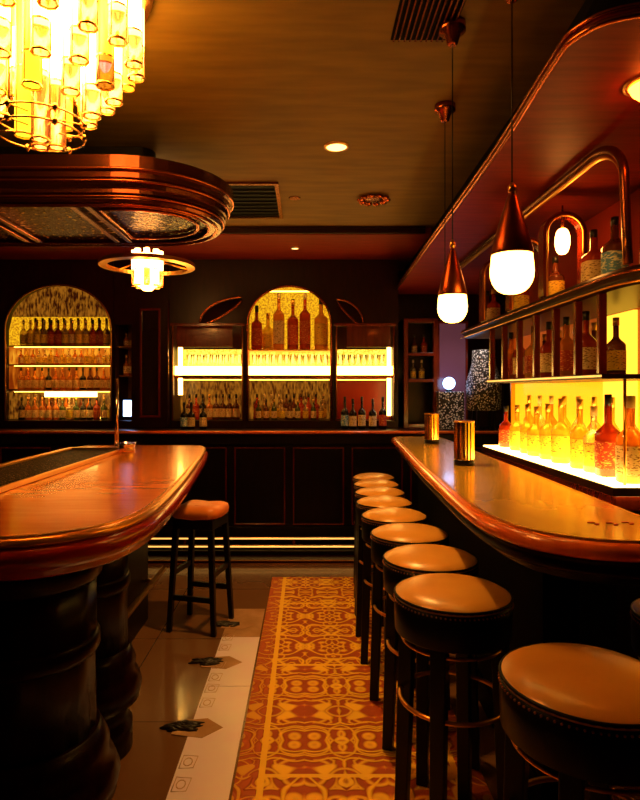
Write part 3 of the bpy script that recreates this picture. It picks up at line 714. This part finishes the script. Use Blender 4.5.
# gold tumblers
def gold_holder(x, y, r, h, lab):
    t = empty('candle_holder', lab, 'candle holder', (x, y, ZT+0.0005))
    n = 36; b = B(); rings = []
    for z in (0.028, h):
        rings.append([(r*(1-0.05*(k % 2))*math.cos(2*PI*k/n), r*(1-0.05*(k % 2))*math.sin(2*PI*k/n), z) for k in range(n)])
    ringloft(b, rings, smooth=False); obj('ribbed_cup', b, 'gold_metal', t)
    b = B(); lathe(b, [(r*0.98,0),(r*1.03,0.004),(r*1.03,0.024),(r*0.98,0.028)], seg=24); obj('dark_base', b, 'black_metal', t)
    b = B(); lathe(b, [(r*1.02,h-0.004),(r*1.04,h),(r*1.02,h+0.004),(r*0.9,h+0.004)], seg=24); obj('rim', b, 'brass', t)
gold_holder(0.775, 2.96, 0.049, 0.215, 'larger gold ribbed cylinder with black foot, the nearer one on the right bar')
gold_holder(0.865, 4.16, 0.050, 0.205, 'gold ribbed cylinder with black foot, the farther one on the right bar')

# ================================================================== RIGHT BACK BAR
t = empty('back_bar_cabinet', 'lit shelving cabinet behind the right bar with glowing bottle step', 'back bar cabinet', (0, 0, 0))
XB = 1.50; ZS = 1.035
b = B(); box(b, 1.24, XB+0.05, 2.40, 4.32, 0.0, 0.93); obj('base_cabinet', b, 'black_wood', t)
b = B(); box(b, 1.205, XB+0.05, 2.36, 4.09, 0.93, 1.0); obj('step_moulding', b, 'red_wood', t, bevel=0.01)
b = B(); box(b, 1.20, XB, 2.345, 4.08, 1.0, ZS); obj('light_box', b, 'opal_light', t)
b = B(); box(b, 1.192, 1.200, 2.337, 4.09, 0.995, ZS-0.006); box(b, 1.2, XB, 2.337, 2.345, 0.995, ZS-0.006); obj('edge_strip', b, 'dark_wood', t)
b = B(); box(b, XB, XB+0.05, 1.98, 4.345, 1.0, 1.455); obj('backlit_panel', b, 'amber_backlit', t)
b = B(); box(b, XB-0.02, XB-0.001, 2.72, 3.0, 1.036, 1.451); box(b, XB-0.02, XB-0.001, 2.72, 3.0, 1.471, 1.774); obj('bright_panel', b, 'amber_backlit_bright', t)
b = B(); box(b, XB, XB+0.05, 1.98, 4.345, 1.455, 1.80); obj('mid_panel', b, 'red_added_glow', t)  # faint glow added behind the shelf so its bottles look lit
b = B(); box(b, XB, XB+0.05, 1.98, 4.345, 1.80, 2.318); obj('upper_panel', b, 'red_backing', t)
b = B(); box(b, 1.10, XB, 2.24, 3.66, 1.452, 1.47); q = obj('lower_shelf', b, 'dark_wood', t)
b = B(); box(b, 1.096, 1.10, 2.24, 3.66, 1.459, 1.466); obj('shelf_light', b, 'edge_glow', q)
up = ccw(catmull([(1.11,4.3),(1.10,3.2),(1.09,2.4),(1.10,2.12),(1.16,2.0),(1.30,1.95)], 6) + [(XB,1.95),(XB,4.3)])
b = B(); outline_loft(b, up, [(-0.03,1.775),(-0.012,1.785),(-0.012,1.80),(0.004,1.812),(0.004,1.828),(-0.004,1.838)], smooth=False); q = obj('upper_shelf', b, 'dark_wood', t)
b = B(); tube(b, [(x+(-0.006 if i < 31 else 0), y, 1.818) for i, (x, y) in enumerate(catmull([(1.11,4.3),(1.10,3.2),(1.09,2.4),(1.10,2.12),(1.16,2.0),(1.30,1.95)], 6))], 0.004); obj('shelf_rail', b, 'copper', q)
b = B(); tube(b, [(x-0.006, y, 1.780) for (x, y) in catmull([(1.11,4.3),(1.10,3.2),(1.09,2.4),(1.10,2.12),(1.16,2.0),(1.30,1.95)], 6)], 0.004); obj('shelf_rail', b, 'brass', q)
# posts between lower shelf and upper shelf
for y in (2.28, 2.48, 2.70, 2.93, 3.16, 3.40, 3.63):
    b = B(); box(b, 1.105, 1.135, y-0.012, y+0.012, 1.47, 1.776); obj('post', b, 'red_wood', t, bevel=0.003)
for y in (2.345, 4.33):
    b = B(); box(b, XB-0.03, XB-0.002, y-0.012, y+0.012, 1.036, 1.776); obj('post', b, 'brass', t)
b = B(); tube(b, [(1.25,2.36,1.036),(1.25,2.36,1.452)], 0.006); obj('hanging_rod', b, 'brass', t)
# arched brass rail in front of the upper shelf
rail = [(1.083,4.3,2.27),(1.083,3.3,2.27),(1.083,2.27,2.27)] + [(1.083, 2.27-0.21*math.sin(a), 2.27-0.14*(1-math.cos(a))) for a in [k*PI/20 for k in range(1, 11)]] + [(1.09,2.06,1.95),(1.095,2.06,1.84)]
b = B(); tube(b, rail, 0.010, 10); obj('arched_rail', b, 'brass', t)
b = B(); tube(b, [(p[0]-0.004, p[1]-0.022*min(1, max(0, (2.28-p[1])/0.2)), p[2]+0.024*max(0, min(1, (p[2]-2.13)/0.14))) for p in rail], 0.015, 10); obj('arched_rail', b, 'dark_bronze', t)

# arched lanterns standing on the shelf
def arch_frame(x, y, w, h, lab, lit):
    t = empty('arched_lantern', lab, 'lantern', (x, y, 1.8385))
    def ring(wd, off): 
        hs = h-wd
        return [(wd, 0)] + [(wd*math.cos(a), hs+wd*math.sin(a)) for a in [k*PI/16 for k in range(17)]] + [(-wd, 0)]
    wo, wi = w/2, w/2-0.018
    o_, i_ = ring(wo, 0), [(a*wi/wo, c if c < h-wo else (h-wo)+(c-(h-wo))*wi/wo) for a, c in ring(wo, 0)]
    b = B(); y0, y1 = -0.03, 0.03
    vo0 = [b.verts.new((a, y0, c)) for a, c in o_]; vi0 = [b.verts.new((a, y0, c)) for a, c in i_]
    vo1 = [b.verts.new((a, y1, c)) for a, c in o_]; vi1 = [b.verts.new((a, y1, c)) for a, c in i_]
    for k in range(len(o_)-1):
        for q in ((vo0[k], vo0[k+1], vi0[k+1], vi0[k]), (vo1[k], vi1[k], vi1[k+1], vo1[k+1]), (vo0[k], vo1[k], vo1[k+1], vo0[k+1]), (vi0[k], vi0[k+1], vi1[k+1], vi1[k])): b.faces.new(q)
    for k in (0, -1): b.faces.new((vo0[k], vi0[k], vi1[k], vo1[k]))
    obj('arch_frame', b, 'red_wood', t)
    b = B(); tube(b, [(a, -0.032, c) for a, c in i_], 0.005); obj('brass_edge', b, 'brass', t)
    b = B(); tube(b, [(0,0,h),(0,0,h+0.035)], 0.004); obj('hook', b, 'dark_bronze', t)
    if lit:
        b = B(); lathe(b, [(0.002,0)]+[(0.032*math.sin(PI*k/10)**0.7+0.001, 0.06-0.06*math.cos(PI*k/10)) for k in range(1, 10)]+[(0.002,0.12)], (0,0,h-0.19)); obj('glass_flame', b, 'sconce_glow', t)
        b = B(); tube(b, [(0,0,h-0.072),(0,0,h-0.018)], 0.008); obj('lamp_holder', b, 'dark_bronze', t)
arch_frame(1.175, 2.76, 0.20, 0.385, 'nearest arched lantern with a glowing flame on the right upper shelf', True)
arch_frame(1.175, 3.22, 0.20, 0.385, 'second arched lantern frame behind the glowing one on the upper shelf', False)
arch_frame(1.175, 3.72, 0.20, 0.385, 'farthest arched lantern frame near the pendant globes on the upper shelf', False)

# bottles: glowing step
row = [(3.95,'red',.27),(3.74,'yellow',.28),(3.56,'yellow',.29),(3.42,'yellow',.28),(3.26,'yellow',.30),(3.09,'yellow',.33),(2.88,'yellow',.33),(2.74,'clear',.30),(2.61,'red',.355),(2.43,'orange',.35)]
cols = {'red':('black_cap','red_label'), 'yellow':('gold_cap','yellow_label'), 'clear':('white_cap','yellow_label'), 'orange':('white_cap','cream_label')}
for i, (y, g, h) in enumerate(row):
    nm = {'red':'red', 'yellow':'yellow', 'clear':'pale clear', 'orange':'wide orange'}[g]
    wh = ('at the far end of', 'second from the far end of', 'third from the far end of', 'fourth from the far end of', 'fifth from the far end of', 'sixth from the far end of', 'fourth from the near end of', 'third from the near end of', 'second from the near end of', 'at the near end of')[i]
    bottle_parts('liquor_bottle', '%s liquor bottle %s the glowing step' % (nm, wh), 'bottle', 0.045 if g != 'orange' else 0.054, h, g, *cols[g], (1.31, y, ZS+0.0005), rz=0.2*i, group='bottles in the front row on the glowing step', sq=(0.6 if i in (3, 5, 8) else 0), neck=.34, shoulder=.15)
for i in range(9):
    y = 3.86-i*0.175; g = ('yellow','clear','orange','yellow','clear','yellow','yellow','clear','yellow')[i]
    bottle_parts('liquor_bottle', '%s bottle, %s from the far end in the back row on the glowing step' % (g if g != 'clear' else 'pale', ORD[i]), 'bottle', 0.036, .34, g, *cols[g], (1.43, y, ZS+0.0005), group='bottles in the back row on the glowing step')
# lower hanging shelf
ys = [2.62, 2.82, 3.02, 3.22, 3.42, 3.58]
for i, y in enumerate(ys):
    g = ('red','amber','red','orange','red','amber')[i]
    bottle_parts('liquor_bottle', '%s bottle, %s from the near end of the middle right shelf' % (g, ORD[i]), 'bottle', 0.042, .28, g, 'black_cap', 'red_label' if i % 2 else 'cream_label', (1.21, y-0.02, 1.4705), group='bottles on the middle right shelf', sq=.5*(i % 2))
    bottle_parts('liquor_bottle', 'dark brown bottle, %s from the near end, rear of the middle right shelf' % ORD[i], 'bottle', 0.040, .26, 'brown', 'gold_cap', 'yellow_label', (1.37, y+0.04, 1.4705), group='rear bottles on the middle right shelf')
# upper shelf
for i, (x, y, h, g, c, l) in enumerate(((1.19,2.49,.235,'red','black_cap','cream_label'),(1.20,2.34,.245,'brown','black_cap','blue_label'),(1.20,2.90,.215,'brown','black_cap','yellow_label'),(1.20,3.36,.22,'red','black_cap','yellow_label'),(1.22,3.52,.24,'amber','gold_cap','cream_label'),(1.20,3.86,.22,'red','gold_cap','cream_label'),(1.22,4.06,.24,'brown','black_cap','cream_label'),(1.25,2.17,.17,'clear','white_cap','cream_label'))):
    bottle_parts('liquor_bottle', ('stout red bottle with cream label beside the lit lantern', 'brown bottle with a blue label right of the red one', 'brown bottle with yellow label seen through the lit lantern arch', 'red bottle between the second and third lantern',
        'amber bottle beside a red one behind the second lantern', 'red bottle with gold cap behind the farthest lantern', 'brown bottle at the far end', 'small pale bottle at the near curved end')[i]+' on the upper right shelf', 'bottle', 0.042, h, g, c, l, (x, y, 1.8385), sq=.4*(i < 2))

# ================================================================== LEFT BAR COUNTER
lf = [(-0.69,3.93),(-0.65,3.64),(-0.585,3.0),(-0.535,2.44),(-0.51,2.0),(-0.52,1.80),(-0.565,1.65),(-0.67,1.545),(-0.80,1.505),(-0.95,1.485),(-1.3,1.475)]
lc = ccw(catmull(lf, 5) + [(-1.44,1.46),(-1.47,1.55),(-1.48,2.6),(-1.48,3.9),(-1.45,3.99),(-1.3,4.0),(-0.80,4.0),(-0.715,3.99)])
tL2 = bar_counter('bar_counter', 'long reddish wooden bar on the left with rounded corner and red lip', lc, 'counter_red_wood', True)
b = B(); box(b, -1.40, -0.98, 1.95, 3.7, 0.0, 0.905); obj('base_cabinet', b, 'black_wood', tL2)
b = B(); tube(b, [(-0.93,2.05,0.25),(-0.93,3.9,0.25)], 0.018, 10); q = obj('foot_rail', b, 'brass', tL2)
for y in (2.2, 3.0, 3.65):
    b = B(); tube(b, [(-0.93,y,0.25),(-0.985,y,0.25)], 0.012, 8); obj('bracket', b, 'brass', q)
def pedestal(x, y, r, lab):
    b = B(); n = 48; rings = []
    for z, k in ((0.405,1.0),(0.62,0.98),(0.65,1.0),(0.845,1.0)):
        rings.append([(r*k*(1-0.03*(i % 4 == 0))*math.cos(2*PI*i/n), r*k*(1-0.03*(i % 4 == 0))*math.sin(2*PI*i/n), z) for i in range(n)])
    ringloft(b, rings); t = obj('pedestal', b, 'pedestal_wood', tL2, loc=(x, y, 0)); t['label'] = lab
    b = B(); lathe(b, [(r*1.12,0),(r*1.12,0.10),(r*1.02,0.12),(r*1.0,0.17),(r*1.30,0.20),(r*1.36,0.25),(r*1.28,0.29),(r*1.18,0.31),(r*1.2,0.345),(r*1.05,0.405)], seg=36); obj('ringed_base', b, 'pedestal_wood', t)
    b = B(); lathe(b, [(r*0.9,0.63),(r*1.02,0.63),(r*1.06,0.645),(r*1.06,0.675),(r*1.02,0.69),(r*0.9,0.69)], seg=36, cap=False); obj('collar', b, 'pedestal_wood', t)
    b = B(); lathe(b, [(r*1.0,0.845),(r*1.08,0.86),(r*1.12,0.90),(r*1.12,0.904)], seg=36); obj('capital', b, 'pedestal_wood', t)
pedestal(-0.83, 1.78, 0.195, 'big dark turned pedestal with ringed base, the foreground one')
pedestal(-0.86, 2.36, 0.150, 'dark turned pedestal with ringed base behind the foreground one')
# drip tray
t = empty('drip_tray', 'long black speckled drip tray with brass rim let into the left bar', 'tray', (-1.265, 2.69, ZT+0.0005))
b = B(); box(b, -0.155, 0.155, -0.93, 0.93, 0, 0.010); obj('speckled_mat', b, 'speckled_black', t)
b = B(); 
for a in ((-0.185,-0.155,-0.96,0.96),(0.155,0.168,-0.96,0.96),(-0.155,0.155,-0.96,-0.93),(-0.155,0.155,0.93,0.96)): box(b, *a, 0, 0.022)
obj('rim', b, 'brass', t, bevel=0.003)
# chrome pole and tap base
t = empty('chrome_post', 'slim chrome post rising from the far end of the left bar', 'post', (-1.18, 3.72, ZT+0.0005))
b = B(); tube(b, [(0,0,0.01),(0,0,0.44)], 0.013, 12); obj('post', b, 'chrome', t)
b = B(); lathe(b, [(0.035,0),(0.035,0.008),(0.016,0.02)]); obj('foot', b, 'chrome', t)
t = empty('metal_ashtray', 'small round chrome dish beside the chrome post on the left bar', 'dish', (-1.08, 3.60, ZT+0.0005))
b = B(); lathe(b, [(0.045,0),(0.05,0.01),(0.045,0.025),(0.05,0.04),(0.052,0.055),(0.044,0.055),(0.03,0.02)], seg=20); obj('dish', b, 'chrome', t)

# ================================================================== CARPET
b = B(); box(b, -0.45, 0.45, -2.0, 1.72, 0, 0.008); o = obj('carpet_runner', b, 'patterned_carpet', loc=(0.19, 2.78, 0.0005), bevel=0.003)
tag(o, 'long orange patterned carpet runner beside the row of bar stools', 'rug')

# ================================================================== STOOLS
def round_stool(lab, r, H, studs):
    t = empty('bar_stool', lab, 'bar stool', (0,0,0), 0, 'round bar stools along the right bar')
    zt = H
    b = B(); lathe(b, [(0.002,zt)]+[(r*0.93*math.sin(a*PI/180), zt-0.028+0.028*math.cos(a*PI/180)) for a in (12,25,40,55,70,82)]+[(r*0.985,zt-0.030),(r,zt-0.036),(r*0.985,zt-0.042)], seg=56)
    c = obj('cushion', b, 'tan_leather', t)
    b = B(); tube(b, [(r*0.985*math.cos(2*PI*k/56), r*0.985*math.sin(2*PI*k/56), zt-0.033) for k in range(56)], 0.0045, 6, closed=True); obj('piping', b, 'black_leather', c)
    b = B(); lathe(b, [(r*0.97,zt-0.15),(r*0.99,zt-0.145),(r*1.0,zt-0.08),(r*0.99,zt-0.042)], seg=56); obj('skirt', b, 'black_leather', t)
    b = B(); n = 84
    for k in range(n):
        a = 2*PI*k/n; p = (r*1.002*math.cos(a), r*1.002*math.sin(a), zt-0.050)
        lathe(b, [(0.001,-0.0028),(0.0024,-0.0015),(0.0028,0.0),(0.0024,0.0015),(0.001,0.0028)], p, 6)
    obj('stud_trim', b, 'stud_metal', t)
    zl = zt-0.15
    for k in range(4):
        a = k*PI/2
        b = B(); bar(b, (r*0.92*math.cos(a), r*0.92*math.sin(a), 0.009), (r*0.80*math.cos(a), r*0.80*math.sin(a), zl), 0.040, 0.046, rot=a); obj('leg', b, 'black_metal', t, bevel=0.004)
    for z, rr in ((0.44, r*0.90), (0.625, r*0.86)):
        b = B(); tube(b, [(rr*math.cos(2*PI*k/40), rr*math.sin(2*PI*k/40), z) for k in range(40)], 0.007 if z == 0.44 else 0.005, 8, closed=True); obj('foot_ring', b, 'brass', t)
    return t
st = [(0.622,1.33,0.187),(0.460,1.90,0.182),(0.470,2.29,0.178),(0.458,2.68,0.172),(0.444,3.06,0.165),(0.440,3.42,0.158),(0.455,3.75,0.154),(0.47,4.07,0.152),(0.487,4.39,0.152)]
wh = ['nearest the camera, studded rim in full view', 'second from the camera, at the bar corner', 'third from the camera', 'fourth from the camera', 'fifth from the camera', 'sixth from the camera', 'third from the far end', 'second from the far end', 'at the far end of the row']
s0 = round_stool('x', 0.178, 0.80, True)
for i, (x, y, r) in enumerate(st):
    lab = 'round black bar stool with tan leather top, '+wh[i]
    o = s0 if i == 0 else copy_tree(s0, (x, y, 0))
    o.location = (x, y, 0); o.rotation_euler = (0, 0, R(55+7*i)); o['label'] = lab; o.scale = (r/0.178, r/0.178, 1)
copy_tree(s0, (1.12, 1.72, -0.008), R(20), 'round bar stool mostly hidden past the rounded end of the right bar').scale = (0.95, 0.95, 1)

# square stool on the left
t = empty('square_stool', 'square orange leather stool on black wooden legs beside the left bar', 'stool', (-0.635, 3.60, 0), R(-14)); t.scale = (0.93, 0.93, 1)
b = B(); rings = []
for z, w in ((0.655,0.140),(0.665,0.150),(0.69,0.154),(0.71,0.148),(0.722,0.125),(0.728,0.08)):
    rg = []
    for k in range(32):
        a = 2*PI*k/32; ca, sa = math.cos(a), math.sin(a); q = 1/((abs(ca)**6+abs(sa)**6)**(1/6)); rg.append((w*q*ca, w*q*sa, z+0.006*abs(ca*sa)*2))
    rings.append(rg)
ringloft(b, rings); obj('cushion', b, 'orange_leather', t)
b = B(); box(b, -0.135, 0.135, -0.135, 0.135, 0.60, 0.656); obj('seat_frame', b, 'black_wood', t, bevel=0.004)
L = [(sx, sy) for sx in (-1, 1) for sy in (-1, 1)]
for sx, sy in L:
    b = B(); bar(b, (sx*0.150, sy*0.150, 0.0), (sx*0.118, sy*0.118, 0.60), 0.030, 0.036); obj('leg', b, 'black_wood', t, bevel=0.003)
for z, e in ((0.20, 0), (0.34, 1)):
    d = 0.15-0.032*z/0.6
    for s in (-1, 1):
        b = B()
        if e: box(b, s*d-0.010, s*d+0.010, -d, d, z-0.015, z+0.015)
        else: box(b, -d, d, s*d-0.010, s*d+0.010, z-0.015, z+0.015)
        obj('stretcher', b, 'black_wood', t)

# ================================================================== OVAL CANOPY
cx0, cx1, cy, cr = -2.45, -0.87, 3.13, 0.48
stad = [(cx1+cr*math.cos(a), cy+cr*math.sin(a)) for a in [-PI/2+k*PI/24 for k in range(25)]] + [(cx0+cr*math.cos(a), cy+cr*math.sin(a)) for a in [PI/2+k*PI/24 for k in range(25)]]
t = empty('oval_canopy', 'large oval bronze ceiling canopy with stepped rim and glass underside', 'ceiling canopy', (0,0,0))
b = B(); outline_loft(b, stad, [(-0.40,2.455),(-0.40,2.648)]); obj('neck', b, 'black_wood', t)
b = B(); outline_loft(b, stad, [(-0.14,2.31),(-0.12,2.262),(-0.06,2.26),(-0.052,2.272),(-0.052,2.29),(-0.038,2.296),(-0.038,2.312),(-0.03,2.318),(-0.022,2.335),(-0.026,2.35),(-0.012,2.358),(-0.012,2.38),(0.0,2.39),(0.004,2.45),(-0.02,2.458)], smooth=False); obj('stepped_rim', b, 'rim_bronze', t)
for d, z, r in ((-0.048,2.283,0.006),(-0.020,2.345,0.007),(0.002,2.392,0.006),(-0.085,2.258,0.007),(-0.125,2.262,0.006)):
    b = B(); tube(b, [(x, y, z) for x, y in offs(stad, d)], r, 8, closed=True); obj('bead_ring', b, 'copper', t)
b = B(); outline_loft(b, offs(stad, -0.13), [(0,2.285),(0,2.30)]); obj('glass_underside', b, 'speckled_glass', t)
for x in (-2.1, -1.58, -1.06):
    b = B()
    for dx in (-0.035, 0.035): box(b, x+dx-0.016, x+dx+0.016, cy-cr+0.125, cy+cr-0.125, 2.262, 2.285)
    obj('cross_bar', b, 'dark_bronze', t, bevel=0.004)
b = B(); 
tube(b, [(x, y, 2.272) for x, y in offs([(cx1+0.30*math.cos(a), cy+0.27*math.sin(a)) for a in [-PI/2+k*PI/12 for k in range(13)]]+[(-0.99, cy+0.27), (-0.99, cy-0.27)], 0)], 0.010, 6, closed=True); obj('inner_bead', b, 'copper', t)

# ================================================================== CHANDELIERS
def rod(t, x, y, ztop, zbot, r, mt, split, zb_low=0.0):
    b = B()
    lathe(b, [(r,zbot+0.006),(r,zbot+split),(r,ztop)], (x,y,0), 8, mis=[1,0])
    # brass ribs and end ring
    lathe(b, [(r*1.02,zbot),(r*1.12,zbot),(r*1.12,zbot+0.007),(r*1.02,zbot+0.007)], (x,y,0), 8, mi=2, cap=False)
    lathe(b, [(r*1.08,zbot+split-0.003),(r*1.08,zbot+split+0.003)], (x,y,0), 8, mi=2, cap=False)
    for k in (0, 3, 5):
        a = 2*PI*k/8+PI/8; X, Y = x+r*1.02*math.cos(a), y+r*1.02*math.sin(a)
        tube(b, [(X,Y,zbot+0.005),(X,Y,ztop)], 0.0018, 4, mi=2)
    obj('glass_rod', b, mt, t)
t = empty('chandelier', 'big tiered glass rod chandelier blazing at the top left', 'chandelier', (-0.80, 1.80, 0))
b = B(); lathe(b, [(0.32,2.62),(0.33,2.645),(0.30,2.649)], seg=32); obj('ceiling_plate', b, 'brass', t)
b = B(); lathe(b, [(0.012,2.44),(0.012,2.62)]); obj('stem', b, 'brass', t)
for n, rr, zb, sp_, off in ((17,0.278,2.385,0.10,0.02),(13,0.21,2.30,0.085,0.3),(9,0.15,2.235,0.09,0.1),(4,0.045,2.14,0.20,0.4)):
    for k in range(n):
        a = 2*PI*k/n+off
        mt = ['rod_glow','rod_clear','gold_metal']
        if k % 5 == 2: mt[0] = 'rod_yellow'; mt[1] = 'rod_yellow'
        if k % 7 == 5: mt[1] = 'rod_violet'
        rod(t, rr*math.cos(a), rr*math.sin(a), 2.63, zb+0.012*(k % 3), 0.025, mt, sp_)
for rr, z in ((0.125,2.175),(0.125,2.215)):
    b = B(); tube(b, [(rr*math.cos(2*PI*k/32), rr*math.sin(2*PI*k/32), z) for k in range(32)], 0.003, 6, closed=True)
    for k in range(6):
        a = k*PI/3+.2; tube(b, [(0.05*math.cos(a),0.05*math.sin(a),z+0.01),(rr*math.cos(a),rr*math.sin(a),z)], 0.0025, 5)
        lathe(b, [(0.003,-0.012),(0.009,-0.004),(0.009,0.004),(0.003,0.012)], (rr*math.cos(a),rr*math.sin(a),z), 8)
    obj('wire_ring', b, 'gold_metal', t)

t = empty('flush_lamp', 'smaller hanging lamp of glass rods with brass ring below the oval canopy', 'hanging lamp', (-1.09, 4.10, 0))
b = B(); tube(b, [(0,0,2.30),(0,0,2.645)], 0.012); obj('stem', b, 'brass', t)
b = B(); lathe(b, [(0.07,2.63),(0.08,2.648)], seg=20); obj('ceiling_plate', b, 'brass', t)
b = B(); n = 48
outline_loft(b, [(0.32*math.cos(2*PI*k/n), 0.32*math.sin(2*PI*k/n)) for k in range(n)], [(-0.05,2.245),(0.0,2.25),(0.0,2.275),(-0.05,2.27)], closed=True, cap=False); obj('brass_ring', b, 'brass', t)
for k in range(3):
    a = k*2*PI/3+0.5; b = B(); tube(b, [(0,0,2.31),(0.28*math.cos(a),0.28*math.sin(a),2.262)], 0.006); obj('arm', b, 'brass', t)
for k in range(8):
    a = 2*PI*k/8+0.2; rod(t, 0.085*math.cos(a), 0.085*math.sin(a), 2.36, 2.115, 0.020, ['rod_glow','rod_glow' if k % 2 else 'rod_clear','gold_metal'], 0.11)
b = B(); lathe(b, [(0.002,2.085),(0.03,2.09),(0.05,2.11),(0.05,2.34)]); obj('bulb', b, 'sconce_glow', t)

# ================================================================== PENDANTS
def pendant(x, y, zc, r, lab, canopy=True, hshade=0.2, zceil=ZC):
    t = empty('pendant_lamp', lab, 'pendant lamp', (x, y, 0))
    # globe : rounded cup
    b = B(); lathe(b, [(0.002,zc-r*1.05)]+[(r*math.sin(a*PI/180)**0.75, zc-r*1.05*math.cos(a*PI/180)) for a in (10,20,32,45,60,75,90,105)]+[(r*0.93,zc+r*0.75),(r*0.90,zc+r*0.9)], seg=32); obj('globe', b, 'bulb_glow', t)
    z0 = zc+r*0.9
    b = B(); lathe(b, [(r*0.95,z0-r*0.12),(r*0.97,z0),(r*0.80,z0+hshade*0.25),(r*0.5,z0+hshade*0.6),(r*0.22,z0+hshade*0.93),(r*0.12,z0+hshade)], seg=28); obj('cone_shade', b, 'shade_copper', t)
    b = B(); lathe(b, [(0.003,z0+hshade-0.004),(r*0.2,z0+hshade+0.004),(r*0.2,z0+hshade+0.018),(0.003,z0+hshade+0.03)], seg=12); obj('finial', b, 'brass', t)
    b = B(); tube(b, [(0,0,z0+hshade+0.02),(0,0,zceil-0.03)], 0.0022, 6); obj('cord', b, 'black_metal', t)
    b = B(); lathe(b, [(0.012,zceil-0.075),(0.018,zceil-0.07),(0.028,zceil-0.035),(0.045,zceil-0.028),(0.045,zceil-0.001)], seg=24); obj('ceiling_cap', b, 'copper', t)
pendant(0.615, 1.80, 1.765, 0.064, 'nearest pendant lamp, biggest glowing globe under a copper cone', hshade=0.18)
pendant(0.492, 2.03, 1.69, 0.050, 'smaller pendant lamp with glowing globe left of the biggest one', hshade=0.155)
pendant(0.600, 2.61, 1.775, 0.024, 'small pendant behind, almost hidden by the second globe', hshade=0.08)
